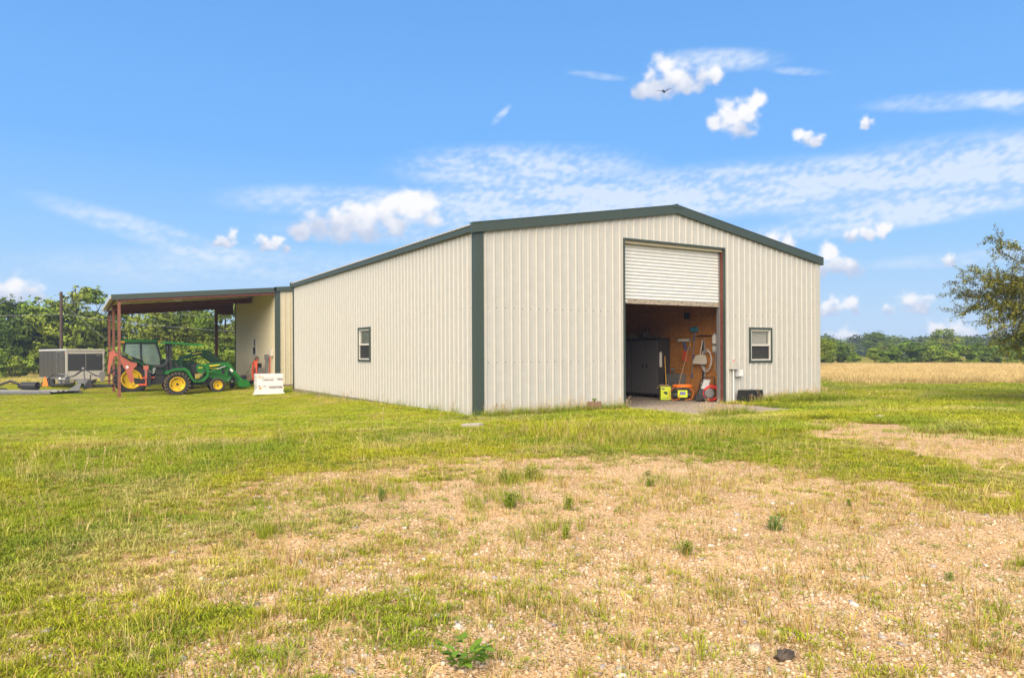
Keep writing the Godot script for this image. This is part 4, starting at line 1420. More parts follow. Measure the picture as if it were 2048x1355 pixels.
func paver_pallet() -> void:
	var t := thing("paver_pallet", gp(-1.3, -21.1) + Vector3(0, 0.02, 0), "plastic wrapped pallet of paving bricks with purple print beside the building", "pallet", "", deg_to_rad(-4.0))
	var w := 1.36
	var h := 1.08
	var d := 1.0
	# courses of wrapped blocks, each a little off the next
	var offs := [0.0, 0.015, -0.01, 0.01, 0.0]
	var ys := [0.02, 0.22, 0.44, 0.66, 0.88, 1.08]
	for k in 5:
		var mb := MB.new()
		var o: float = offs[k]
		var bv := 0.03
		mb.prism(PackedVector2Array([Vector2(-w / 2 + o + bv, ys[k]), Vector2(w / 2 + o - bv, ys[k]), Vector2(w / 2 + o, ys[k] + bv), Vector2(w / 2 + o, ys[k + 1] - bv - 0.004), Vector2(w / 2 + o - bv, ys[k + 1] - 0.004), Vector2(-w / 2 + o + bv, ys[k + 1] - 0.004), Vector2(-w / 2 + o, ys[k + 1] - bv - 0.004), Vector2(-w / 2 + o, ys[k] + bv)]), -d / 2, d / 2 + (0.02 if k % 2 == 0 else 0.0))
		part("wrapped_course", mb, M.wrap_white, t)
	var sk := MB.new()
	sk.prism(PackedVector2Array([Vector2(-0.9, 0.0), Vector2(0.78, 0.0), Vector2(0.66, 0.16), Vector2(-0.3, 0.12), Vector2(-0.62, 0.32), Vector2(-0.69, 0.3)]), d / 2 + 0.03, d / 2 + 0.05)
	part("loose_wrap", sk, M.wrap_white, t)
	for q in [["PAVESTONE", -0.06, 0.33, 0.115, "print_purple"], ["PAVESTONE", -0.34, 0.74, 0.085, "print_purple"], ["PAVE", 0.36, 0.75, 0.115, "print_purple"]]:
		var f := SystemFont.new()
		f.font_names = PackedStringArray(["Droid Sans"])
		f.font_weight = 800
		var tm := TextMesh.new()
		tm.text = q[0]
		tm.font = f
		tm.font_size = 32
		tm.pixel_size = q[3] / 30.0
		tm.depth = 0.004
		tm.horizontal_alignment = HORIZONTAL_ALIGNMENT_LEFT
		part("print", tm, M[q[4]], t, Vector3(q[1], q[2] + q[3] * 0.3, d / 2 + 0.024))
	for q in [[-0.62, 0.93, 0.1, 0.08, "print_orange"], [-0.5, 0.9, 0.06, 0.05, "print_orange"], [-0.4, 0.9, 0.06, 0.05, "print_orange"], [-0.6, 0.28, 0.16, 0.09, "print_orange"], [-0.42, 0.74, 0.05, 0.05, "print_blue"], [-0.36, 0.41, 0.14, 0.04, "print_blue"], [-0.58, 0.42, 0.06, 0.06, "print_purple"]]:
		var mb := MB.new()
		mb.prism(PackedVector2Array([Vector2(0, 0), Vector2(q[2], 0.01), Vector2(q[2] * 0.9, q[3]), Vector2(q[2] * 0.2, q[3] * 0.9)]), 0.0, 0.004)
		part("print", mb, M[q[4]], t, Vector3(q[0], q[1], d / 2 + 0.024))

# ---------------------------------------------------------------- small things
const WX := 11.2     # face of the board wall beside the door

func cabinet(z0: float, label: String) -> Node3D:
	var t := thing("storage_cabinet", Vector3(10.5, 0, z0), label, "cabinet", "grey cabinets along the board wall")
	var L := 1.70
	var mb := MB.new()
	mb.span(Vector3(0.02, 0.1, -L + 0.01), Vector3(0.66, 2.42, -0.005))
	part("carcass", mb, M.cabinet_black, t)
	for k in 2:
		mb = MB.new()
		mb.span(Vector3(-0.005, 0.16, -L * (k + 1) / 2.0 + 0.02), Vector3(0.018, 2.38, -L * k / 2.0 - 0.015 if k else -0.03))
		part("door", mb, M.cabinet_grey, t)
		mb = MB.new()
		var hz: float = -L / 2.0 + (0.14 if k == 0 else -0.11)
		mb.span(Vector3(-0.02, 1.22, hz), Vector3(-0.006, 1.40, hz + 0.05))
		part("handle", mb, M.black_plastic, t)
	mb = MB.new()
	mb.span(Vector3(-0.03, 2.425, -L), Vector3(0.67, 2.47, 0.0))
	part("top", mb, M.black_steel, t)
	for q in [Vector3(0.08, 0, -0.08), Vector3(0.08, 0, -L + 0.1), Vector3(0.58, 0, -0.08), Vector3(0.58, 0, -L + 0.1)]:
		mb = MB.new()
		mb.span(q - Vector3(0.03, 0, 0.03), q + Vector3(0.03, 0.1, 0.03))
		part("foot", mb, M.black_plastic, t)
	return t

func stick(called: String, a: Vector3, b: Vector3, r: float, m: Material, label: String, category: String, piece := "handle") -> Node3D:
	var t := thing(called, a, label, category)
	var mb := MB.new()
	mb.cyl(Vector3.ZERO, b - a, r, r * 0.95, 8)
	part(piece, mb, m, t)
	return t

func coil(mb: MB, at: Vector3, nrm: Vector3, rx: float, ry: float, turns: int, r: float, sd: int) -> void:
	var rr := RandomNumberGenerator.new()
	rr.seed = sd
	var f := mb.frame_of(nrm)
	var up := Vector3.UP
	var side := up.cross(nrm).normalized()
	if absf(nrm.y) > 0.9:
		up = Vector3.FORWARD
		side = Vector3.RIGHT
	for k in turns:
		var a := rr.randf_range(0.68, 1.1)
		var b := rr.randf_range(0.75, 1.12)
		var o := Vector3(rr.randf_range(-0.05, 0.05), rr.randf_range(-0.06, 0.03), rr.randf_range(-0.05, 0.05)) * rx * 2.0
		var pts := []
		for i in 25:
			var t := TAU * i / 24.0
			pts.append(at + o + side * (cos(t) * rx * a) + up * (sin(t) * ry * b) + nrm * (0.012 * k + 0.01 * sin(t * 3.0 + k)))
		mb.tube(pts, r, 6)

func garage() -> void:
	cabinet(-3.6, "tall grey two-door cabinet nearest the roll-up door")
	cabinet(-5.33, "tall grey cabinet half hidden behind the nearer cabinet")
	var mb := MB.new()
	# things lying on the cabinets
	var t := thing("driftwood", Vector3(10.8, 2.47, -4.6), "gnarled brown driftwood lying on top of the near cabinet", "driftwood")
	mb.tube([Vector3(0, 0.06, 0.75), Vector3(0.02, 0.08, 0.3), Vector3(0, 0.14, 0.0), Vector3(0.03, 0.3, -0.2), Vector3(0, 0.18, -0.45)], 0.07, 7)
	mb.tube([Vector3(0, 0.14, 0.0), Vector3(0.05, 0.32, -0.02), Vector3(0.02, 0.46, 0.03)], 0.045, 6)
	mb.blob(Vector3(0, 0.14, -0.1), Vector3(0.16, 0.14, 0.2), 3, 0.35, 6, 9)
	part("branch", mb, M.wood_grey, t)
	t = thing("board", Vector3(10.75, 2.47, -4.1), "pale plank lying along the edge of the near cabinet top", "board")
	mb = MB.new()
	mb.span(Vector3(-0.2, 0.0, -0.1), Vector3(-0.05, 0.035, 0.75))
	mb.span(Vector3(-0.16, 0.036, -0.3), Vector3(-0.02, 0.06, 0.5))
	part("plank", mb, M.wood_grey, t)
	t = thing("carton", Vector3(10.8, 2.47, -5.6), "small pale carton on top of the far cabinet", "box")
	mb = MB.new()
	mb.span(Vector3(-0.25, 0.0, -0.2), Vector3(0.2, 0.12, 0.25))
	mb.span(Vector3(-0.22, 0.121, -0.25), Vector3(0.15, 0.2, 0.2))
	part("carton_side", mb, M.cardboard, t)
	# lime carton on the floor
	t = thing("lime_carton", Vector3(9.75, 0, -2.35), "open lime green product carton standing on the concrete floor", "box", "", deg_to_rad(-33.0))
	mb = MB.new()
	mb.span(Vector3(-0.2, 0.005, -0.3), Vector3(0.2, 0.52, 0.0))
	part("carton_side", mb, M.lime, t)
	mb = MB.new()
	mb.box(Vector3(-0.27, 0.5, -0.15), Vector3(0.18, 0.008, 0.28), Basis(Vector3(0, 0, 1), 0.5))
	mb.box(Vector3(0.27, 0.53, -0.15), Vector3(0.18, 0.008, 0.28), Basis(Vector3(0, 0, 1), -0.2))
	mb.box(Vector3(0.0, 0.55, -0.34), Vector3(0.38, 0.008, 0.14), Basis(Vector3(1, 0, 0), 0.6))
	part("flap", mb, M.cardboard, t)
	mb = MB.new()
	mb.prism(PackedVector2Array([Vector2(-0.09, 0.27), Vector2(-0.03, 0.24), Vector2(0.02, 0.2), Vector2(0.07, 0.26), Vector2(0.06, 0.31), Vector2(-0.02, 0.33), Vector2(-0.08, 0.32)]), 0.001, 0.004)
	mb.prism(PackedVector2Array([Vector2(0.11, 0.2), Vector2(0.13, 0.2), Vector2(0.13, 0.23), Vector2(0.11, 0.23)]), 0.001, 0.004)
	part("print", mb, M.print_black, t)
	mb = MB.new()
	mb.span(Vector3(-0.16, 0.41, 0.001), Vector3(-0.05, 0.47, 0.004))
	mb.span(Vector3(-0.16, 0.06, 0.001), Vector3(0.14, 0.08, 0.003))
	part("print", mb, M.grey_plastic, t)
	# brooms and poles
	var y := stick("broom", Vector3(10.36, 0.02, -2.95), Vector3(10.5, 1.72, -3.2), 0.016, M.broom_yellow, "yellow handled broom leaning against the near cabinet side", "broom")
	mb = MB.new()
	mb.span(Vector3(-0.06, 0.0, -0.18), Vector3(0.06, 0.12, 0.18))
	part("head", mb, M.black_plastic, y)
	t = thing("hand_level", Vector3(10.62, 1.25, -3.592), "white loop handled scrubber hanging on the dark cabinet side", "scrubber")
	mb = MB.new()
	mb.prism(PackedVector2Array([Vector2(-0.06, 0.05), Vector2(0.0, 0.0), Vector2(0.06, 0.05), Vector2(0.06, 0.6), Vector2(0.0, 0.66), Vector2(-0.06, 0.6)]), 0.0, 0.03)
	part("blade", mb, M.white_plastic, t)
	t = stick("push_broom", Vector3(10.35, 0.07, -2.45), Vector3(11.12, 2.38, -2.36), 0.017, M.wood_pale, "pale wooden broom handle leaning against the board wall", "broom")
	mb = MB.new()
	mb.box(Vector3(0, 0, 0), Vector3(0.09, 0.1, 0.55), Basis(Vector3.UP, 0.9))
	part("head", mb, M.cardboard, t)
	t = stick("telescopic_brush", Vector3(WX - 0.04, 0.84, -2.34), Vector3(WX - 0.05, 2.72, -2.17), 0.018, M.galv, "telescopic pole with blue brush head hung bristles up", "brush", "pole")
	mb = MB.new()
	for q in [[0.0, 0.16], [0.78, 0.95], [1.5, 1.85]]:
		mb.cyl(Vector3(0, q[0], q[0] * 0.09), Vector3(0, q[1], q[1] * 0.09), 0.026, -1.0, 8)
	part("grip", mb, M.blue, t)
	mb = MB.new()
	mb.box(Vector3(-0.04, 1.93, 0.17), Vector3(0.1, 0.14, 0.36))
	for k in 14:
		mb.box(Vector3(-0.04, 2.02, 0.01 + 0.0245 * k), Vector3(0.1, 0.06, 0.014), Basis(Vector3.RIGHT, 0.15 * sin(k * 1.7)))
	part("brush_head", mb, M.brush_blue, t)
	stick("black_pole", Vector3(WX - 0.05, 0.1, -1.70), Vector3(WX - 0.05, 2.3, -1.72), 0.042, M.black_plastic, "thick black pole standing against the board wall", "pole")
	stick("metal_pole", Vector3(WX - 0.06, 0.1, -1.62), Vector3(WX - 0.05, 2.42, -1.66), 0.02, M.galv, "silver metal pole beside the thick black pole", "pole")
	stick("wooden_handle", Vector3(WX - 0.12, 0.1, -1.52), Vector3(WX - 0.05, 2.2, -1.58), 0.016, M.wood_pale, "thin wooden handle behind the white hose coil", "handle")
	# rails for tools
	t = thing("tool_rail", Vector3(WX - 0.03, 2.34, -2.3), "dark steel tool rail screwed to the board wall", "rail")
	mb = MB.new()
	mb.span(Vector3(0, 0.0, -0.95), Vector3(0.028, 0.06, 0.0))
	for k in 6:
		mb.cyl(Vector3(0, 0.03, -0.85 + k * 0.15), Vector3(-0.12, 0.05, -0.85 + k * 0.15), 0.009, -1.0, 5)
	part("bar", mb, M.galv, t)
	t = thing("tool_rail", Vector3(WX - 0.03, 2.5, -1.3), "black tool rail above the white hose coil", "rail")
	mb = MB.new()
	mb.span(Vector3(0, 0.0, -0.75), Vector3(0.028, 0.05, 0.0))
	for k in 5:
		mb.cyl(Vector3(0, 0.02, -0.68 + k * 0.15), Vector3(-0.1, 0.04, -0.68 + k * 0.15), 0.009, -1.0, 5)
	part("bar", mb, M.black_steel, t)
	t = thing("squeegee", Vector3(WX - 0.1, 2.3, -2.75), "white bladed squeegee lying on the tool rail", "squeegee")
	mb = MB.new()
	mb.span(Vector3(-0.03, 0.02, -0.3), Vector3(0.03, 0.12, 0.3))
	part("blade", mb, M.white_plastic, t)
	t = thing("hedge_trimmer", Vector3(WX - 0.08, 1.55, -2.7), "orange hedge trimmer hanging by its blue grip", "trimmer")
	mb = MB.new()
	mb.prism(PackedVector2Array([Vector2(-0.09, 0.0), Vector2(0.08, -0.05), Vector2(0.1, 0.3), Vector2(0.02, 0.42), Vector2(-0.07, 0.36)]), -0.05, 0.05, Transform3D(Basis(Vector3.UP, -PI / 2), Vector3.ZERO))
	part("body", mb, M.hot_orange, t)
	mb = MB.new()
	mb.tube([Vector3(0, 0.38, 0.02), Vector3(0, 0.5, 0.08), Vector3(0, 0.62, 0.0), Vector3(0, 0.75, -0.03)], 0.035, 7)
	part("grip", mb, M.blue, t)
	t = thing("screwdriver", Vector3(WX - 0.05, 2.02, -2.42), "yellow handled screwdriver hanging from the tool rail", "tool")
	mb = MB.new()
	mb.cyl(Vector3(0, 0.12, 0), Vector3(0, 0.3, 0), 0.03, 0.022, 8)
	part("handle", mb, M.broom_yellow, t)
	mb = MB.new()
	mb.cyl(Vector3(0, -0.12, 0.02), Vector3(0, 0.12, 0), 0.009, -1.0, 6)
	part("shaft", mb, M.galv, t)
	# dustpan and hose
	t = thing("hose_coil", Vector3(WX - 0.1, 1.55, -1.48), "coiled white hose hanging on the board wall", "hose")
	mb = MB.new()
	coil(mb, Vector3.ZERO, Vector3.LEFT, 0.28, 0.42, 5, 0.011, 5)
	part("loop", mb, M.hose_white, t)
	t = thing("dustpan", Vector3(WX - 0.2, 1.42, -1.72), "cream plastic dustpan hanging in front of the white hose", "dustpan")
	mb = MB.new()
	var xf := Transform3D(Basis(Vector3.UP, -PI / 2), Vector3.ZERO)
	mb.prism(PackedVector2Array([Vector2(-0.36, 0.0), Vector2(0.3, -0.02), Vector2(0.33, 0.06), Vector2(0.27, 0.3), Vector2(0.16, 0.36), Vector2(-0.16, 0.34), Vector2(-0.26, 0.26), Vector2(-0.37, 0.06)]), -0.03, 0.05, xf)
	part("pan", mb, M.pan_cream, t)
	mb = MB.new()
	mb.tube([Vector3(0.0, 0.34, -0.02), Vector3(0.03, 0.55, 0.0), Vector3(0.06, 0.78, 0.03), Vector3(0.08, 0.95, 0.03)], 0.02, 6)
	part("handle", mb, M.pan_cream, t)
	# meter box, pipe, white jug
	t = thing("meter_box", Vector3(WX - 0.12, 1.88, -1.16), "grey electrical meter box on the board wall by the door", "electrical box")
	mb = MB.new()
	mb.span(Vector3(0, 0, 0.0), Vector3(0.115, 0.27, 0.2))
	part("box", mb, M.box_grey, t)
	mb = MB.new()
	mb.cyl(Vector3(-0.03, 0.14, 0.1), Vector3(0.0, 0.14, 0.1), 0.07, -1.0, 14)
	part("dial", mb, M.white_plastic, t)
	mb = MB.new()
	mb.tube([Vector3(0.06, 0.0, 0.1), Vector3(0.06, -0.66, 0.1), Vector3(0.06, -0.78, 0.15), Vector3(0.06, -0.82, 0.3), Vector3(0.06, -0.82, 0.6)], 0.022, 8)
	part("conduit", mb, M.galv, t)
	t = thing("jug", Vector3(WX - 0.1, 2.2, -1.06), "white plastic jug hung above the meter box", "jug")
	mb = MB.new()
	mb.lathe([Vector2(0, 0), Vector2(0.09, 0.0), Vector2(0.1, 0.03), Vector2(0.1, 0.3), Vector2(0.06, 0.36), Vector2(0.03, 0.38), Vector2(0.03, 0.42), Vector2(0, 0.42)], Vector3.ZERO, Vector3.UP, 14)
	part("bottle", mb, M.white_plastic, t)
	t = thing("wall_speaker", Vector3(WX - 0.1, 3.22, -2.55), "small dark speaker high on the board wall", "speaker")
	mb = MB.new()
	mb.prism(PackedVector2Array([Vector2(-0.07, 0.0), Vector2(0.07, 0.0), Vector2(0.1, 0.26), Vector2(-0.1, 0.26)]), -0.08, 0.08, xf)
	part("case", mb, M.black_plastic, t)
	# grey tool case by the cabinet
	t = thing("tool_case", Vector3(10.9, 0, -3.1), "grey plastic tool trunk standing beside the near cabinet", "tool case")
	mb = MB.new()
	mb.span(Vector3(-0.1, 0.02, -0.35), Vector3(0.25, 0.62, 0.4))
	mb.span(Vector3(-0.12, 0.63, -0.37), Vector3(0.26, 1.0, 0.42))
	part("body", mb, M.grey_plastic, t)
	mb = MB.new()
	for z in [-0.2, 0.2]:
		mb.span(Vector3(-0.14, 0.55, z - 0.05), Vector3(-0.121, 0.72, z + 0.05))
	part("latch", mb, M.galv, t)
	t = thing("work_lamp", Vector3(10.75, 1.01, -3.0), "silver clamp lamp lying on the grey tool trunk", "lamp")
	mb = MB.new()
	mb.lathe([Vector2(0.02, 0.0), Vector2(0.05, 0.05), Vector2(0.1, 0.16), Vector2(0.105, 0.17), Vector2(0.0, 0.15)], Vector3(0, 0.02, 0), Vector3(-0.3, 0.9, 0.3), 14)
	part("reflector", mb, M.galv, t)
	# compressor with orange hose on top
	t = thing("portable_compressor", Vector3(10.15, 0, -1.9), "small black and yellow compressor on the concrete floor", "compressor", "", deg_to_rad(-35.0))
	mb = MB.new()
	mb.cyl(Vector3(-0.3, 0.2, 0), Vector3(0.3, 0.2, 0), 0.15, -1.0, 16)
	mb.cyl(Vector3(-0.34, 0.2, 0), Vector3(-0.3, 0.2, 0), 0.08, 0.15, 16)
	mb.span(Vector3(0.05, 0.33, -0.12), Vector3(0.3, 0.46, 0.1))
	part("tank", mb, M.black_steel, t)
	mb = MB.new()
	mb.span(Vector3(-0.17, 0.12, 0.13), Vector3(0.2, 0.4, 0.17))
	part("label_panel", mb, M.lime, t)
	mb = MB.new()
	mb.span(Vector3(-0.09, 0.22, 0.171), Vector3(0.13, 0.34, 0.174))
	part("sticker", mb, M.print_blue, t)
	mb = MB.new()
	for x in [-0.28, 0.32]:
		mb.tube([Vector3(x, 0.02, 0.16), Vector3(x, 0.42, 0.16), Vector3(x, 0.44, -0.13), Vector3(x, 0.02, -0.13)], 0.011, 6)
	part("frame_tube", mb, M.black_steel, t)
	t = thing("orange_hose", Vector3(10.15, 0.5, -1.9), "orange air hose heaped on top of the small compressor", "hose", "", deg_to_rad(-35.0))
	mb = MB.new()
	coil(mb, Vector3(0.03, 0.02, 0), Vector3.UP, 0.36, 0.2, 8, 0.016, 7)
	coil(mb, Vector3(0.03, 0.05, 0), Vector3(0.2, 0.95, 0.2).normalized(), 0.28, 0.15, 5, 0.016, 8)
	part("loop", mb, M.orange, t)
	mb = MB.new()
	mb.tube([Vector3(-0.3, 0.0, 0.1), Vector3(-0.46, -0.12, 0.16), Vector3(-0.5, -0.35, 0.2), Vector3(-0.36, -0.48, 0.28), Vector3(-0.12, -0.43, 0.26), Vector3(-0.1, -0.25, 0.2)], 0.012, 6)
	mb.tube([Vector3(0.3, 0.0, 0.1), Vector3(0.44, -0.14, 0.18), Vector3(0.36, -0.42, 0.24), Vector3(0.1, -0.48, 0.26)], 0.012, 6)
	part("loose_end", mb, M.orange, t)
	# pressure washer with red hose
	t = thing("pressure_washer", Vector3(10.62, 0, -1.05), "black and grey wheeled pressure washer beside the door jamb", "pressure washer", "", deg_to_rad(-40.0))
	mb = MB.new()
	mb.prism(PackedVector2Array([Vector2(-0.3, 0.1), Vector2(-0.05, 0.06), Vector2(0.2, 0.1), Vector2(0.22, 0.3), Vector2(0.05, 0.42), Vector2(-0.24, 0.5), Vector2(-0.32, 0.35)]), -0.2, 0.16)
	part("engine", mb, M.black_plastic, t)
	mb = MB.new()
	mb.span(Vector3(-0.2, 0.46, -0.12), Vector3(0.1, 0.72, 0.12))
	mb.span(Vector3(-0.12, 0.72, -0.08), Vector3(0.14, 0.82, 0.1))
	part("housing", mb, M.box_grey, t)
	mb = MB.new()
	mb.tube([Vector3(-0.28, 0.1, -0.22), Vector3(-0.2, 0.8, -0.22), Vector3(-0.12, 0.9, -0.22), Vector3(0.3, 0.9, -0.22), Vector3(0.34, 0.85, -0.22), Vector3(0.34, 0.2, -0.22)], 0.018, 6)
	mb.tube([Vector3(-0.12, 0.9, -0.22), Vector3(-0.12, 0.9, 0.16), Vector3(-0.2, 0.6, 0.18)], 0.018, 6)
	part("handle_tube", mb, M.black_steel, t)
	for z in [-0.2, 0.2]:
		mb = MB.new()
		mb.lathe([Vector2(0, -0.035), Vector2(0.12, -0.035), Vector2(0.135, 0.0), Vector2(0.12, 0.035), Vector2(0, 0.035)], Vector3(-0.3, 0.135, z), Vector3.BACK, 16)
		part("wheel", mb, M.tyre, t)
	mb = MB.new()
	mb.lathe([Vector2(0, -0.02), Vector2(0.17, -0.02), Vector2(0.19, 0.03), Vector2(0.14, 0.06), Vector2(0.0, 0.06)], Vector3(0.1, 0.3, 0.18), Vector3.BACK, 20)
	part("engine_cover", mb, M.grey_plastic, t)
	t = thing("red_hose", Vector3(10.70, 0.3, -0.86), "bright red hose coiled around the pressure washer front", "hose")
	mb = MB.new()
	coil(mb, Vector3(0, 0.02, 0), Vector3(-0.62, 0.1, 0.78).normalized(), 0.30, 0.29, 8, 0.013, 11)
	part("loop", mb, M.red_hose, t)

func wall_fittings() -> void:
	var t := thing("control_box", Vector3(10.78, 1.24, 0.0), "cream electrical control box with red beacon on the front wall", "electrical box")
	var mb := MB.new()
	mb.span(Vector3(-0.1, 0.0, 0.03), Vector3(0.02, 0.27, 0.14))
	mb.span(Vector3(0.022, -0.005, 0.03), Vector3(0.24, 0.3, 0.2))
	part("case", mb, M.trailer_white, t)
	mb = MB.new()
	mb.lathe([Vector2(0, 0), Vector2(0.03, 0), Vector2(0.03, 0.03), Vector2(0.015, 0.05), Vector2(0, 0.05)], Vector3(0.06, 0.3, 0.12), Vector3.UP, 10)
	part("beacon", mb, M.red_hose, t)
	mb = MB.new()
	for k in 5:
		mb.span(Vector3(0.08, 0.14 + k * 0.02, 0.2), Vector3(0.17, 0.15 + k * 0.02, 0.203))
	part("vent", mb, M.box_grey, t)
	mb = MB.new()
	mb.cyl(Vector3(0.09, -1.3, 0.075), Vector3(0.09, -0.005, 0.075), 0.03, -1.0, 10)
	part("conduit", mb, M.white_plastic, t)
	mb = MB.new()
	mb.tube([Vector3(0.14, -0.005, 0.06), Vector3(0.145, -0.6, 0.055), Vector3(0.125, -1.28, 0.06)], 0.012, 6)
	part("cable", mb, M.black_plastic, t)
	t = thing("outlet_box", Vector3(11.02, 0.96, 0.0), "grey weatherproof outlet box below and right of the control box", "electrical box")
	mb = MB.new()
	mb.span(Vector3(-0.04, 0.0, 0.03), Vector3(0.1, 0.26, 0.12))
	part("case", mb, M.box_grey, t)
	mb = MB.new()
	mb.span(Vector3(0.101, 0.02, 0.04), Vector3(0.27, 0.25, 0.17))
	part("cover", mb, M.white_plastic, t)
	mb = MB.new()
	mb.cyl(Vector3(0.0, 0.26, 0.07), Vector3(0.0, 0.36, 0.07), 0.02, -1.0, 8)
	part("conduit", mb, M.galv, t)
	t = thing("black_tub", Vector3(11.35, gh(11.35, 0.5), 0.45), "black plastic tub turned upside down against the front wall", "tub")
	mb = MB.new()
	var a := [[-0.44, -0.28], [0.44, -0.28], [0.44, 0.28], [-0.44, 0.28]]
	for k in 4:
		var p: Array = a[k]
		var q: Array = a[(k + 1) % 4]
		var s := 0.88
		var v0 := Vector3(p[0], 0, p[1]); var v1 := Vector3(q[0], 0, q[1])
		var v2 := Vector3(q[0] * s, 0.5, q[1] * s); var v3 := Vector3(p[0] * s, 0.5, p[1] * s)
		mb.quad(v0, v1, v2, v3, ((v0 + v1) * 0.5).normalized())
	mb.quad(Vector3(-0.387, 0.5, -0.246), Vector3(0.387, 0.5, -0.246), Vector3(0.387, 0.5, 0.246), Vector3(-0.387, 0.5, 0.246), Vector3.UP)
	for x in [-0.3, 0.0, 0.3]:
		mb.bar(Vector3(x, 0.02, 0.285), Vector3(x * 0.9, 0.49, 0.254), 0.05, 0.03)
	part("shell", mb, M.black_plastic, t)
	# by the near corner
	t = thing("broken_slab", gp(-1.45, 2.45), "pale broken slab of concrete lying in the grass by the corner", "slab")
	mb = MB.new()
	mb.prism(PackedVector2Array([Vector2(-0.28, -0.12), Vector2(0.1, -0.16), Vector2(0.3, -0.05), Vector2(0.24, 0.12), Vector2(-0.1, 0.16), Vector2(-0.3, 0.06)]), 0.0, 0.07, Transform3D(Basis(Vector3.RIGHT, -PI / 2), Vector3.ZERO))
	part("slab_piece", mb, M.stone_white, t)
	t = thing("footing_block", Vector3(-0.1, -0.06, 0.16), "flat concrete footing block under the green corner trim", "block")
	mb = MB.new()
	mb.span(Vector3(-0.25, -0.06, -0.12), Vector3(0.3, 0.05, 0.16))
	part("block_body", mb, M.stone_white, t)
	t = thing("planter_block", Vector3(4.15, 0.0, 0.3), "reddish brown concrete block with a small plant against the wall", "block")
	mb = MB.new()
	for q in [[-0.22, 0.22, -0.1, -0.06], [-0.22, 0.22, 0.06, 0.1], [-0.22, -0.18, -0.059, 0.059], [0.18, 0.22, -0.059, 0.059]]:
		mb.span(Vector3(q[0], -0.05, q[2]), Vector3(q[1], 0.3, q[3]))
	part("block_body", mb, M.brick_block, t)
	mb = MB.new()
	mb.painted = true
	for k in 14:
		var an := k * 2.4
		mb.col = Color(0.15, 0.26, 0.05) * (0.8 + 0.03 * (k % 9))
		leaf(mb, Vector3(0, 0.28, 0), Vector3(cos(an) * 0.6, 0.9, sin(an) * 0.5).normalized(), 0.16, 0.05)
	part("sprout", mb, M.leaf, t)
	t = thing("white_debris", gp(9.05, 6.95), "small white scrap lying at the edge of the gravel track", "debris")
	mb = MB.new()
	mb.blob(Vector3(0, 0.05, 0), Vector3(0.16, 0.06, 0.12), 4, 0.3, 4, 8)
	part("scrap", mb, M.stone_white, t)
	t = thing("dark_clod", gp(-6.49, 15.97), "dark burnt wood clod lying on the gravel", "wood")
	mb = MB.new()
	mb.blob(Vector3(0, 0.02, 0), Vector3(0.075, 0.035, 0.05), 6, 0.4, 5, 9)
	mb.tube([Vector3(-0.07, 0.03, 0.01), Vector3(0.0, 0.06, 0.0), Vector3(0.08, 0.03, -0.02)], 0.012, 5)
	part("chunk", mb, M.bark, t)

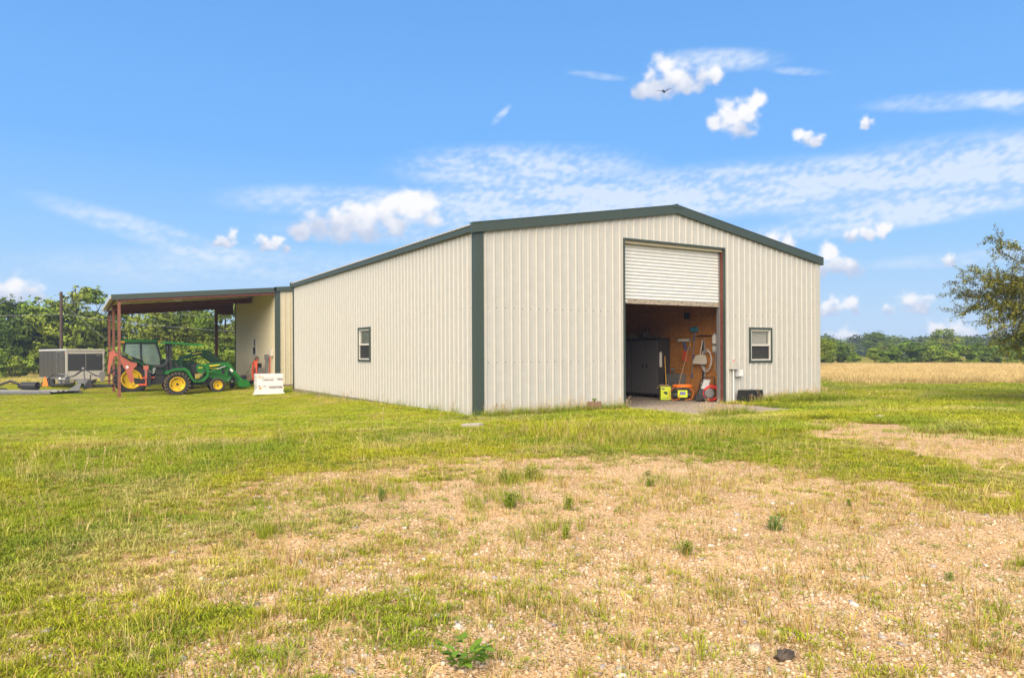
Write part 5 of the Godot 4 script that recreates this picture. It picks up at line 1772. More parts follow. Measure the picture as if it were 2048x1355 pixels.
func lean_to_things() -> void:
	var t := thing("power_unit", Vector3(0.1, gh(0.0, -29.2), -29.4), "grey and red wheeled power unit against the lean-to wall", "machine")
	var mb := MB.new()
	mb.span(Vector3(-0.35, 0.35, -0.5), Vector3(0.05, 1.2, 0.35))
	part("case", mb, M.grey_plastic, t)
	mb = MB.new()
	mb.span(Vector3(-0.36, 0.75, -0.51), Vector3(0.06, 0.85, 0.36))
	mb.tube([Vector3(-0.38, 0.2, -0.55), Vector3(-0.38, 1.3, -0.55), Vector3(-0.3, 1.7, -0.3), Vector3(-0.3, 1.75, 0.25), Vector3(-0.38, 1.3, 0.4), Vector3(-0.38, 0.2, 0.4)], 0.04, 7)
	part("frame", mb, M.hot_orange, t)
	mb = MB.new()
	coil(mb, Vector3(-0.42, 1.0, 0.12), Vector3(-0.8, 0, 0.6).normalized(), 0.2, 0.62, 6, 0.03, 14)
	part("hose", mb, M.hot_orange, t)
	mb = MB.new()
	mb.tube([Vector3(-0.2, 1.25, -0.5), Vector3(-0.25, 1.75, -0.55), Vector3(-0.2, 1.9, -0.2), Vector3(-0.2, 1.7, 0.1)], 0.035, 7)
	mb.span(Vector3(-0.3, 1.21, -0.3), Vector3(0.0, 1.5, 0.1))
	part("motor", mb, M.black_plastic, t)
	for z in [-0.55, 0.42]:
		mb = MB.new()
		mb.lathe([Vector2(0, -0.05), Vector2(0.22, -0.05), Vector2(0.24, 0.0), Vector2(0.22, 0.05), Vector2(0, 0.05)], Vector3(-0.15, 0.24, z), Vector3.BACK, 16)
		part("wheel", mb, M.tyre, t)
	t = thing("black_post", Vector3(0.25, gh(0.2, -28.4), -28.5), "black padded post leaning against the lean-to wall", "post")
	mb = MB.new()
	mb.bar(Vector3(-0.05, 0, 0), Vector3(0.0, 1.85, 0), 0.2, 0.16)
	mb.span(Vector3(-0.14, 1.75, -0.14), Vector3(0.1, 2.05, 0.16))
	part("pad", mb, M.grey_plastic, t)
	t = thing("outlet_box", Vector3(0.4, 1.75, -27.75), "weathered outlet box with dangling cords on the lean-to wall", "electrical box")
	mb = MB.new()
	mb.span(Vector3(-0.12, 0, -0.25), Vector3(0.0, 0.36, 0.25))
	part("case", mb, M.pan_cream, t)
	mb = MB.new()
	mb.tube([Vector3(-0.1, 0.0, -0.12), Vector3(-0.13, -0.8, -0.25), Vector3(-0.14, -1.7, -0.4)], 0.016, 6)
	mb.tube([Vector3(-0.1, 0.0, 0.12), Vector3(-0.13, -0.6, 0.05), Vector3(-0.14, -1.0, 0.1), Vector3(-0.13, -1.3, 0.06)], 0.016, 6)
	part("cord", mb, M.hot_orange, t)
	stick("rake", Vector3(-0.55, gh(-0.5, -31.4) + 0.5, -31.6), Vector3(0.3, 1.75, -31.9), 0.022, M.wood_grey, "dark long handled rake leaning on the lean-to wall", "rake")
	t = thing("wheelbarrow", gp(-1.15, -29.6), "old wheelbarrow with black tray and wooden handles", "wheelbarrow", "", 0.4)
	mb = MB.new()
	mb.lathe([Vector2(0.0, 0.3), Vector2(0.25, 0.32), Vector2(0.48, 0.62), Vector2(0.5, 0.62), Vector2(0.28, 0.28), Vector2(0.0, 0.26)], Vector3(0, 0.05, 0), Vector3(-0.3, 0.9, 0.15), 18)
	part("tray", mb, M.black_steel, t)
	mb = MB.new()
	mb.bar(Vector3(-0.5, 0.15, -0.25), Vector3(0.9, 0.75, -0.3), 0.06, 0.06)
	mb.bar(Vector3(-0.5, 0.15, 0.25), Vector3(0.9, 0.75, 0.3), 0.06, 0.06)
	part("handle", mb, M.cardboard, t)
	mb = MB.new()
	mb.lathe([Vector2(0, -0.04), Vector2(0.17, -0.04), Vector2(0.19, 0.0), Vector2(0.17, 0.04), Vector2(0, 0.04)], Vector3(-0.6, 0.19, 0), Vector3.BACK, 16)
	part("wheel", mb, M.tyre, t)
	t = thing("lumber_pile", gp(-0.3, -29.9), "heap of dark old boards beside the wheelbarrow", "lumber")
	for k in 6:
		mb = MB.new()
		mb.bar(Vector3(-0.8 + 0.1 * k, 0.05 + 0.07 * k, 0.1 * k), Vector3(0.5, 0.25 + 0.08 * k, -0.5 + 0.12 * k), 0.16, 0.04)
		part("plank", mb, M.wood_grey, t)

func pole_and_wires() -> void:
	var t := thing("utility_pole", Vector3(-11.17, gh(-11.17, -51.8), -51.8), "weathered wooden utility pole in front of the left trees", "pole")
	var mb := MB.new()
	mb.cyl(Vector3(0, -0.2, 0), Vector3(0, 7.6, 0), 0.15, 0.11, 12)
	part("shaft", mb, M.pole_wood, t)
	mb = MB.new()
	for k in 2:
		mb.lathe([Vector2(0, 0), Vector2(0.05, 0), Vector2(0.06, 0.05), Vector2(0.03, 0.1), Vector2(0, 0.1)], Vector3(0.16, 5.7 + k * 1.2, 0.05), Vector3.UP, 8)
	part("insulator", mb, M.box_grey, t)
	for w in [[Vector3(0.05, 6.7, 0), Vector3(5.9, 1.0, 1.0), 0.0, "guy_wire"], [Vector3(0.1, 5.75, 0), Vector3(26.0, 4.6, 3.0), 0.7, "cable"], [Vector3(-0.1, 5.75, 0), Vector3(-16.0, 6.0, -4.0), 0.3, "cable"], [Vector3(0.1, 6.9, 0), Vector3(30.0, 6.2, -6.0), 0.8, "cable"]]:
		mb = MB.new()
		var pts := []
		for i in 13:
			var f := i / 12.0
			pts.append(w[0].lerp(w[1], f) - Vector3(0, w[2] * 4.0 * f * (1.0 - f), 0))
		mb.tube(pts, 0.014, 5)
		part(w[3], mb, M.galv, t)

func bird() -> void:
	var t := thing("bird", Vector3(21.26, 18.1, -14.66), "small black bird gliding high above the building", "bird", "", 0.6)
	var mb := MB.new()
	mb.lathe([Vector2(0, -0.22), Vector2(0.04, -0.15), Vector2(0.065, 0.0), Vector2(0.045, 0.12), Vector2(0.035, 0.17), Vector2(0.015, 0.22), Vector2(0, 0.26)], Vector3.ZERO, Vector3(1, 0.05, 0), 10)
	for s in [-1.0, 1.0]:
		var a := Vector3(0.1, 0.02, 0.04 * s); var b := Vector3(-0.08, 0.02, 0.04 * s)
		var c := Vector3(0.03, 0.12, 0.34 * s); var d := Vector3(-0.1, 0.1, 0.32 * s); var e := Vector3(-0.16, 0.06, 0.62 * s)
		mb.quad(a, b, d, c, Vector3.UP)
		mb.tri(c, d, e, Vector3.UP, Vector3.UP, Vector3.UP)
	mb.quad(Vector3(-0.18, 0, 0.02), Vector3(-0.18, 0, -0.02), Vector3(-0.36, 0, -0.07), Vector3(-0.36, 0, 0.07), Vector3.UP)
	part("body", mb, M.print_black, t)

# ---------------------------------------------------------------- plants
func leaf(mb: MB, at: Vector3, dir: Vector3, length: float, width: float) -> void:
	var side := dir.cross(Vector3.UP)
	if side.length() < 0.1:
		side = Vector3.RIGHT
	side = side.normalized()
	var n := side.cross(dir).normalized()
	var m := at + dir * length * 0.45 + n * length * 0.06
	var tip := at + dir * length - n * length * 0.08
	mb.tri(at, m + side * width * 0.5, tip, n, n, n)
	mb.tri(at, m - side * width * 0.5, tip, n, n, n)

func tuft(n: int, h0: float, h1: float, spread: float, w: float, lean: float, sd: int, vary := 0.2) -> MB:
	var r := RandomNumberGenerator.new()
	r.seed = sd
	var mb := MB.new()
	mb.painted = true
	for k in n:
		var a := r.randf() * TAU
		var d := Vector3(cos(a), 0, sin(a))
		var base := d * spread * sqrt(r.randf())
		var h := r.randf_range(h0, h1)
		var b := r.randf() * TAU
		var side := Vector3(cos(b), 0, sin(b)) * w * 0.5
		var l := d * h * lean * r.randf_range(0.3, 1.3) + Vector3(r.randf_range(-0.2, 0.2), 0, r.randf_range(-0.2, 0.2)) * h
		var mid := base + Vector3(0, h * 0.6, 0) + l * 0.35
		var tip := base + Vector3(0, h * r.randf_range(0.75, 1.0), 0) + l
		var nn := (side.cross(tip - base)).normalized()
		if nn.y < 0.0:
			nn = -nn
		nn = (nn + Vector3.UP * 0.6).normalized()
		var v := 1.0 + r.randf_range(-vary, vary)
		mb.col = Color(v * r.randf_range(0.9, 1.12), v, v * r.randf_range(0.8, 1.2))
		mb.tri(base - side, base + side, mid + side * 0.8, nn, nn, nn)
		mb.tri(base - side, mid + side * 0.8, mid - side * 0.8, nn, nn, nn)
		mb.tri(mid - side * 0.8, mid + side * 0.8, tip, nn, nn, nn)
	return mb

func herb(n: int, rad: float, size: float, sd: int) -> MB:
	var r := RandomNumberGenerator.new()
	r.seed = sd
	var mb := MB.new()
	mb.painted = true
	for k in n:
		var a := r.randf() * TAU
		var q := sqrt(r.randf()) * rad
		var at := Vector3(cos(a) * q, r.randf_range(0.005, 0.05) * (1.2 - q / rad), sin(a) * q)
		var v := r.randf_range(0.8, 1.2)
		mb.col = Color(v * r.randf_range(0.88, 1.12), v, v * 0.9)
		leaf(mb, at, Vector3(cos(a + r.randf_range(-1, 1)), r.randf_range(0.1, 1.0), sin(a + r.randf_range(-1, 1))).normalized(), size * r.randf_range(0.7, 1.4), size * 0.3)
	return mb

func stalks(n: int, h0: float, h1: float, sd: int) -> MB:
	var r := RandomNumberGenerator.new()
	r.seed = sd
	var mb := MB.new()
	mb.painted = true
	for k in n:
		var a := r.randf() * TAU
		var h := r.randf_range(h0, h1)
		var base := Vector3(r.randf_range(-0.04, 0.04), 0, r.randf_range(-0.04, 0.04))
		var l := Vector3(cos(a), 0, sin(a)) * h * r.randf_range(0.1, 0.5)
		var v := r.randf_range(0.85, 1.15)
		mb.col = Color(v, v, v * 0.95)
		var p := [base, base + Vector3(0, h * 0.5, 0) + l * 0.25, base + Vector3(0, h * 0.85, 0) + l * 0.7, base + Vector3(0, h * 0.95, 0) + l]
		mb.tube(p, 0.0016, 3)
		for j in 5:
			leaf(mb, p[2].lerp(p[3], j / 4.0), (l.normalized() * 0.6 + Vector3(r.randf_range(-0.6, 0.6), 0.6, r.randf_range(-0.6, 0.6))).normalized(), 0.03, 0.008)
	return mb

func weed_mesh(h: float, sd: int, arms := 3) -> MB:
	var r := RandomNumberGenerator.new()
	r.seed = sd
	var mb := MB.new()
	mb.painted = true
	for s in arms:
		var a := r.randf() * TAU
		var base := Vector3(cos(a), 0, sin(a)) * r.randf_range(0.0, 0.06)
		var hh := h * r.randf_range(0.6, 1.0)
		var top := base + Vector3(r.randf_range(-0.2, 0.2) * hh, hh, r.randf_range(-0.2, 0.2) * hh)
		mb.col = Color(0.9, 0.9, 0.8)
		mb.tube([base, base.lerp(top, 0.5), top], 0.003, 4)
		for k in int(26 * hh / h):
			var f := r.randf_range(0.08, 1.0)
			var b := r.randf() * TAU
			var v := r.randf_range(0.75, 1.2)
			mb.col = Color(v * 0.95, v, v * 0.9)
			leaf(mb, base.lerp(top, f), Vector3(cos(b), r.randf_range(0.5, 1.3), sin(b)).normalized(), r.randf_range(0.035, 0.07) * (1.2 - 0.5 * f), 0.011)
	return mb

func crown(rad: Vector3, lobes: int, leaves: int, size: float, sd: int, tint: Color, fill := 0.45) -> MB:
	var r := RandomNumberGenerator.new()
	r.seed = sd
	var mb := MB.new()
	mb.painted = true
	var L := []
	for k in lobes:
		var y := r.randf_range(-0.75, 0.95)
		var ring := sqrt(maxf(0.0, 1.0 - y * y)) * r.randf_range(0.45, 0.85)
		var a := k * 2.39996 + r.randf_range(-0.4, 0.4)
		var c := Vector3(cos(a) * ring, y * 0.8, sin(a) * ring) * rad
		L.append([c, r.randf_range(0.22, 0.42) * (rad.x + rad.y) * 0.5, r.randf_range(0.82, 1.2), r.randf_range(0.9, 1.15)])
	for k in leaves:
		var q: Array = L[r.randi() % lobes]
		var d := Vector3(r.randfn(), r.randfn(), r.randfn()).normalized()
		var p: Vector3 = q[0] + d * q[1] * pow(r.randf(), fill) * Vector3(1.0, 0.8, 1.0)
		# small sprays of leaves rather than an even cloud
		p += Vector3(sin(p.x * 5.1 + p.y * 3.0), sin(p.y * 6.3 + p.z * 2.0), sin(p.z * 5.7 + p.x)) * size * 0.9
		var n := (d + Vector3(r.randf_range(-0.9, 0.9), r.randf_range(-0.2, 1.2), r.randf_range(-0.9, 0.9))).normalized()
		var t := n.cross(Vector3(r.randf_range(-1, 1), r.randf_range(-1, 1), r.randf_range(-1, 1))).normalized()
		var b := n.cross(t)
		var s := size * r.randf_range(0.55, 1.25)
		var v: float = q[2] * r.randf_range(0.8, 1.2)
		mb.col = Color(tint.r * v * q[3], tint.g * v, tint.b * v * r.randf_range(0.8, 1.2))
		mb.tri(p - t * s, p + b * s * 0.45, p + t * s, n, n, n)
		mb.tri(p - t * s, p - b * s * 0.45, p + t * s, n, n, n)
	return mb

func trunk_mesh(h: float, r0: float, sd: int, spread: float) -> MB:
	var r := RandomNumberGenerator.new()
	r.seed = sd
	var mb := MB.new()
	mb.cyl(Vector3(0, -0.3, 0), Vector3(0.05 * h * 0.2, h * 0.45, 0), r0, r0 * 0.7, 9)
	for k in 6:
		var a := k * 1.05 + r.randf_range(-0.3, 0.3)
		var b0 := Vector3(0.01 * h, h * r.randf_range(0.3, 0.45), 0)
		var b1 := b0 + Vector3(cos(a) * spread * 0.4, h * 0.2, sin(a) * spread * 0.4)
		var b2 := b1 + Vector3(cos(a) * spread * 0.3, h * r.randf_range(0.1, 0.3), sin(a) * spread * 0.3)
		mb.cyl(b0, b1, r0 * 0.4, r0 * 0.25, 6)
		mb.cyl(b1, b2, r0 * 0.25, r0 * 0.08, 6)
	mb.cyl(Vector3(0.01 * h, h * 0.45, 0), Vector3(0.02 * h, h * 0.9, 0), r0 * 0.7, r0 * 0.12, 7)
	return mb

func woods() -> void:
	# broadleaf trees, four shapes that are turned and scaled
	var tints := [Color(0.15, 0.21, 0.030), Color(0.195, 0.255, 0.036), Color(0.12, 0.18, 0.030), Color(0.225, 0.275, 0.045)]
	var cr := []
	var tr := []
	for k in 4:
		cr.append(crown(Vector3(3.6, 4.2, 3.6), 22 + 3 * k, 9000, 0.20, 40 + k, tints[k]).mesh())
		tr.append(trunk_mesh(9.0, 0.22, 50 + k, 3.4).mesh())
	var bush := []
	for k in 3:
		bush.append(crown(Vector3(2.2, 1.5, 2.2), 14, 4200, 0.15, 60 + k, [Color(0.155, 0.225, 0.030), Color(0.21, 0.275, 0.035), Color(0.10, 0.155, 0.030)][k]).mesh())
	# [x, z, height, crown kind, label]
	var left := [
		[-20.1, -80.6, 9.4, 1, "tree at the left edge of the wood with pale tips"], [-16.3, -78.3, 8.9, 2, "dark rounded tree at the left of the wood"],
		[-13.6, -79.5, 8.9, 0, "medium green tree left of the utility pole"], [-10.1, -74.6, 10.6, 1, "tallest tree of the left wood behind the utility pole"],
		[-6.6, -77.3, 8.9, 0, "tree behind the left end of the lean-to roof"], [-8.4, -84.0, 8.0, 3, "pale tree between the tallest tree and the lean-to"],
		[-2.9, -66.5, 7.6, 3, "pale green tree seen under the lean-to beside the first post"], [-0.2, -70.0, 8.3, 1, "yellowish tree seen under the middle of the lean-to"],
		[2.2, -75.0, 8.0, 2, "dark tree behind the lean-to lamp"], [3.6, -64.0, 7.8, 0, "leafy tree left of the rear lean-to post"],
		[6.6, -67.0, 8.4, 1, "tree right of the rear lean-to post"], [-23.5, -74.0, 8.0, 0, "green tree just outside the left frame edge"],
		[10.5, -72.0, 8.0, 2, "dark tree hidden mostly by the rear building"], [-18.0, -71.5, 6.6, 2, "low dark tree in front of the left wood"]]
	for q in left:
		var s: float = q[2] / 8.6
		var t := thing("wood_tree", gp(q[0], q[1]), q[4], "tree", "trees of the left wood", fmod(q[0] * 1.7, TAU))
		t.scale = Vector3(s * 1.05, s, s * 1.05)
		part("trunk", tr[q[3]], M.bark, t)
		part("crown", cr[q[3]], M.leaf, t, Vector3(0, 4.6, 0))
	var names := ["broad bush at the foot of the left wood", "bright bush left of the cargo trailer", "round bush behind the cargo trailer", "bush between trailer and lean-to posts", "bright bush behind the cab tractor", "bush behind the loader arms", "bush at the foot of the rear post", "leafy bush against the rear wall corner", "bush at the far left frame edge", "low bush under the lean-to roof"]
	var bp := [[-18.6, -66.5, 1.1, 0], [-15.2, -64.0, 1.15, 1], [-10.4, -66.0, 1.2, 0], [-6.8, -64.0, 1.25, 1], [-3.4, -59.0, 1.1, 1], [-0.4, -56.0, 1.2, 1], [1.2, -52.0, 0.95, 1], [0.2, -43.5, 0.62, 1], [-21.8, -68.0, 1.2, 0], [-1.6, -61.5, 1.35, 0]]
	for k in bp.size():
		var q: Array = bp[k]
		var t := thing("bush", gp(q[0], q[1]), names[k], "bush", "bushes at the foot of the left wood", q[0])
		t.scale = Vector3.ONE * q[2]
		part("foliage", bush[q[3]], M.leaf, t, Vector3(0, 1.25, 0))
		var sm := MB.new()
		for j in 4:
			sm.cyl(Vector3.ZERO, Vector3(cos(j * 1.6) * 0.6, 1.2, sin(j * 1.6) * 0.6), 0.05, 0.02, 5)
		part("stem", sm, M.bark, t)
	# hedge across the dry meadow on the right
	var hl := ["bush of the hedge nearest the building wall", "second bush of the hedge from the building", "hedge bush just right of the gap in the hedge", "hedge bush beneath the tall far tree", "dense dark bush in the middle of the hedge", "bright hedge bush left of the oak", "hedge bush half behind the oak leaves", "dark low hedge bush below the oak", "hedge bush near the right frame edge", "last hedge bush at the right frame edge", "small bush at the left end of the gap", "tall hedge bush behind the others"]
	var hp := [[74.0, -45.5, 1.35, 0], [78.5, -43.2, 1.2, 2], [82.6, -38.2, 1.0, 0], [85.8, -37.4, 1.05, 2], [89.4, -37.0, 1.15, 2], [90.6, -34.6, 1.0, 1], [93.6, -33.6, 1.15, 0], [95.6, -31.8, 1.1, 2], [99.4, -31.2, 1.1, 0], [102.5, -28.0, 1.2, 1], [80.4, -42.0, 0.75, 0], [92.5, -38.5, 1.3, 0]]
	for k in hp.size():
		var q: Array = hp[k]
		var t := thing("hedge_bush", gp(q[0], q[1]), hl[k], "bush", "hedge across the dry meadow", q[0])
		t.scale = Vector3(1.15, 1.0, 1.15) * q[2]
		part("foliage", bush[q[3]], M.leaf, t, Vector3(0, 1.2, 0))
	var ft := [[117.0, -68.0, 5.0, 0, "rounded far tree right of the building"], [151.0, -82.0, 6.6, 2, "lone dark far tree on the horizon"], [175.0, -91.0, 6.2, 0, "far tree in the middle of the horizon"], [144.0, -63.0, 6.9, 1, "tallest far tree beyond the hedge"], [202.0, -86.0, 6.0, 2, "distant tree right of the tallest far tree"], [61.0, -32.6, 4.0, 1, "small tree peeking out behind the building's right wall"], [177.0, -66.0, 6.0, 0, "distant tree behind the oak"], [135.0, -70.0, 4.6, 0, "low far tree left of the lone dark one"]]
	for q in ft:
		var s: float = q[2] / 8.6
		var t := thing("far_tree", gp(q[0], q[1]), q[4], "tree", "far trees beyond the hedge", q[0])
		t.scale = Vector3(s * 1.25, s, s * 1.25)
		part("trunk", tr[q[3]], M.bark, t)
		part("crown", cr[q[3]], M.leaf, t, Vector3(0, 4.6, 0))
	# the wooded skyline, one mass
	var r := RandomNumberGenerator.new()
	r.seed = 5
	var mm := MultiMesh.new()
	mm.transform_format = MultiMesh.TRANSFORM_3D
	mm.mesh = crown(Vector3(5.0, 3.4, 5.0), 14, 1600, 0.5, 71, Color(0.085, 0.125, 0.035)).mesh()
	var tf := []
	for k in 260:
		var a := deg_to_rad(r.randf_range(38.0, 88.0))
		var d := r.randf_range(270.0, 460.0)
		var s := r.randf_range(0.8, 1.5)
		tf.append(Transform3D(Basis(Vector3.UP, r.randf() * TAU).scaled(Vector3(s * 1.4, s, s * 1.4)), Vector3(CAM.x + sin(a) * d, 2.4 * s, CAM.z - cos(a) * d)))
	for k in 130:
		var a := deg_to_rad(r.randf_range(-16.0, 38.0))
		var d := r.randf_range(120.0, 190.0)
		var s := r.randf_range(0.7, 1.3)
		tf.append(Transform3D(Basis(Vector3.UP, r.randf() * TAU).scaled(Vector3(s * 1.2, s, s * 1.2)), Vector3(CAM.x + sin(a) * d, 2.6 * s, CAM.z - cos(a) * d)))
	mm.instance_count = tf.size()
	for k in tf.size():
		mm.set_instance_transform(k, tf[k])
	stuff("distant_wood", mm, M.leaf, "hazy wooded skyline far beyond the fields", "wood")

func stuff(called: String, mm: MultiMesh, m: Material, label: String, category: String) -> MultiMeshInstance3D:
	var o := MultiMeshInstance3D.new()
	o.name = numbered(called)
	o.multimesh = mm
	o.material_override = m
	add_child(o)
	tag(o, label, category)
	o.set_meta("kind", "stuff")
	return o

func oak() -> void:
	var t := thing("oak_tree", gp(20.3, 8.1), "live oak with small dark leaves reaching in from the right edge", "tree")
	part("trunk", trunk_mesh(5.0, 0.3, 8, 3.0), M.bark, t)
	var r := RandomNumberGenerator.new()
	r.seed = 31
	var mb := MB.new()
	mb.painted = true
	var tw := MB.new()
	# limbs reach out and droop, twigs spread from their outer half, leaves sit along the twigs
	for k in 290:
		var y := r.randf_range(-0.85, 0.97)
		var a := r.randf() * TAU
		var ring := sqrt(1.0 - y * y)
		var end := Vector3(cos(a) * ring * 5.0, 3.9 + y * 3.5, sin(a) * ring * 5.0)
		end = Vector3(0, 3.4, 0).lerp(end, pow(r.randf(), 0.6))
		var start := Vector3(0.2, 3.0, 0).lerp(end, 0.3)
		var sag := Vector3(r.randf_range(-0.3, 0.3), r.randf_range(0.1, 0.5), r.randf_range(-0.3, 0.3))
		tw.tube([start, start.lerp(end, 0.35) + sag * 0.8, start.lerp(end, 0.7) + sag, end], 0.008, 4)
		var dv := r.randf_range(0.75, 1.25)
		for s in 16:
			var f := r.randf_range(0.3, 1.0)
			var b := start.lerp(end, f) + sag * sin(f * PI * 0.9)
			var dir := ((end - start).normalized() * 0.8 + Vector3(r.randf_range(-1, 1), r.randf_range(-0.9, 0.6), r.randf_range(-1, 1))).normalized()
			var ln := r.randf_range(0.3, 0.8)
			tw.tube([b, b + dir * ln * 0.5 + Vector3(0, 0.04, 0), b + dir * ln], 0.0025, 3)
			for j in 44:
				var g := r.randf_range(0.1, 1.05)
				var ld := (dir * 0.7 + Vector3(r.randf_range(-1, 1), r.randf_range(-1, 1), r.randf_range(-1, 1))).normalized()
				var v := dv * r.randf_range(0.7, 1.3)
				mb.col = Color(0.235 * v * r.randf_range(0.85, 1.2), 0.24 * v, 0.045 * v)
				leaf(mb, b + dir * ln * g + Vector3(r.randf_range(-1, 1), r.randf_range(-1, 1), r.randf_range(-1, 1)) * 0.06, ld, r.randf_range(0.06, 0.1), 0.04)
	part("crown", mb, M.leaf, t)
	part("twig", tw, M.bark, t).set_meta("kind", "stuff")

func free_ground(x: float, z: float) -> bool:
	if x > -0.05 and x < 16.05 and z < 0.06 and z > -21.0:
		return false
	if x > 5.55 and x < 10.4 and z >= -0.1 and z < 3.95 + nz.get_noise_2d(x * 60.0, 7.0) * 0.35 and x < 10.32 + nz.get_noise_2d(z * 60.0, 70.0) * 0.2:
		return false
	if x > 0.4 and x < 12.5 and z < -26.9 and z > -40.0:
		return false
	return true

func grass() -> void:
	var kinds := {
		"turf": [tuft(16, 0.035, 0.085, 0.055, 0.0045, 0.7, 1), tuft(18, 0.03, 0.075, 0.06, 0.005, 0.9, 2)],
		"herb": [herb(34, 0.075, 0.03, 3), herb(30, 0.06, 0.026, 4)],
		"tall": [tuft(14, 0.10, 0.24, 0.05, 0.005, 0.55, 5), tuft(12, 0.14, 0.30, 0.045, 0.005, 0.6, 6)],
		"stalk": [stalks(4, 0.2, 0.42, 7), stalks(3, 0.15, 0.36, 8)],
		"litter": [tuft(7, 0.012, 0.03, 0.08, 0.0035, 7.0, 15), tuft(5, 0.015, 0.035, 0.08, 0.0035, 8.0, 16)],
		"dry": [tuft(12, 0.05, 0.16, 0.04, 0.0045, 0.5, 9), tuft(9, 0.06, 0.20, 0.035, 0.004, 0.4, 10)],
		"far": [tuft(70, 0.03, 0.10, 0.26, 0.008, 0.9, 11, 0.12), tuft(64, 0.04, 0.13, 0.24, 0.008, 0.9, 12, 0.12)],
		"straw": [tuft(60, 0.2, 0.46, 0.36, 0.008, 0.6, 13, 0.1), tuft(54, 0.18, 0.40, 0.34, 0.008, 0.65, 14, 0.1)]}
	var put := {}
	for k in kinds:
		put[k] = [[[], []], [[], []]]
	var yg := Color(0.42, 0.42, 0.030)
	var gr := Color(0.26, 0.33, 0.030)
	var dk := Color(0.14, 0.22, 0.032)
	var st := Color(0.74, 0.56, 0.30)
	var ru := Color(0.43, 0.25, 0.085)
	var r := RandomNumberGenerator.new()
	r.seed = 99
	var rings := [[2.6, 6.5, 700.0], [6.5, 11.0, 420.0], [11.0, 18.0, 210.0], [18.0, 30.0, 80.0], [30.0, 55.0, 26.0], [55.0, 112.0, 9.0]]
	for ring in rings:
		var half := deg_to_rad(43.0)
		var area: float = half * (ring[1] * ring[1] - ring[0] * ring[0])
		for i in int(area * ring[2]):
			var d := sqrt(r.randf_range(ring[0] * ring[0], ring[1] * ring[1]))
			var a := deg_to_rad(HEAD) + r.randf_range(-half, half)
			var x := CAM.x + sin(a) * d
			var z := CAM.z - cos(a) * d
			if not free_ground(x, z):
				continue
			var k := cover(x, z)
			var u := r.randf()
			var n := nz.get_noise_2d(x * 9.0, z * 9.0 + 300.0)
			var n2 := nz.get_noise_2d(x * 30.0 + 70.0, z * 30.0)
			var kind := ""
			var sc := r.randf_range(0.7, 1.3)
			var col := gr.lerp(yg, clampf(0.5 + n * 1.1 + r.randf_range(-0.35, 0.35), 0.0, 1.0))
			var far := d > 18.0
			col = col.lerp(st, 0.55 * smooth(0.05, 0.45, nz.get_noise_2d(x * 11.0 + 40.0, z * 16.0)) * r.randf())
			var strip := smooth(-2.5, 1.0, x) * smooth(8.5, 6.0, z)          # long grass before the gable
			var lawn := smooth(0.5, -1.5, x) * smooth(8.0, 5.0, z)           # mown lawn on the left
			if x > 16.0 and meadow(x, z) > r.randf():
				if d > 112.0:
					continue
				kind = "straw"
				col = st.lerp(ru, r.randf() * 0.45).lerp(yg, 0.15)
			elif z < -52.0 and x < 14.0:
				kind = "straw" if r.randf() < 0.6 else "far"
				col = st.lerp(yg, r.randf())
			elif u < k * 0.96 + 0.02:
				if far:
					kind = "far"
					sc *= 0.85 + 0.3 * smooth(0.0, 9.0, x)
					if lawn > 0.5:
						sc *= 0.6
						col = col.lerp(Color(0.36, 0.42, 0.028), 0.5)
				else:
					var w := r.randf()
					if strip > r.randf():
						kind = "tall" if w < 0.62 else ("stalk" if w < 0.66 else "turf")
						sc *= 0.95
						if x > 5.0 and x < 11.5 and z < 7.0:
							sc *= 0.5
						col = col.lerp(dk, 0.25 * r.randf())
						if r.randf() < 0.09:
							col = st.lerp(ru, 0.2 + r.randf() * 0.7)
					elif lawn > 0.4:
						kind = "turf" if w < 0.75 else ("herb" if w < 0.985 else "stalk")
						sc *= 1.15
					else:
						kind = "turf" if w < 0.36 else ("herb" if w < 0.84 else ("tall" if w < 0.89 else ("stalk" if w < 0.90 else ("litter" if w < 0.985 else "dry"))))
						if kind == "tall":
							sc *= 0.5
						elif kind == "stalk":
							sc *= 0.8
				if kind == "stalk" or kind == "dry" or kind == "litter":
					col = st.lerp(yg, 0.2 + r.randf() * 0.6)
				elif n2 > 0.25 and r.randf() < 0.5:
					col = col.lerp(dk, 0.6)
				elif r.randf() < 0.05:
					col = st.lerp(ru, 0.3 + r.randf() * 0.6)
			else:
				# on the gravel: thin dry stems, in drifts
				if far:
					continue
				var drift := smooth(-0.25, 0.45, n2 + n * 0.4)
				if r.randf() < 0.03 + drift * 0.12:
					kind = "dry"
					col = ru.lerp(st, 0.55 * r.randf()).lerp(yg, 0.45 * r.randf())
					sc *= 0.8
				elif r.randf() < 0.02 + 0.04 * drift:
					kind = "turf" if r.randf() < 0.6 else "herb"
				elif r.randf() < 0.01:
					kind = "litter"
					col = st
				elif r.randf() < 0.008 + 0.014 * drift:
					kind = "tall"
					sc *= 0.55
					col = gr.lerp(yg, r.randf())
				else:
					continue
			var m := r.randi() % 2
			var jit := r.randf_range(0.82, 1.18)
			put[kind][m][0].append(Transform3D(Basis(Vector3.UP, r.randf() * TAU).scaled(Vector3(sc, sc * r.randf_range(0.75, 1.25), sc)), gp(x, z, -0.006)))
			put[kind][m][1].append(Color(col.r * jit, col.g * jit, col.b * jit))
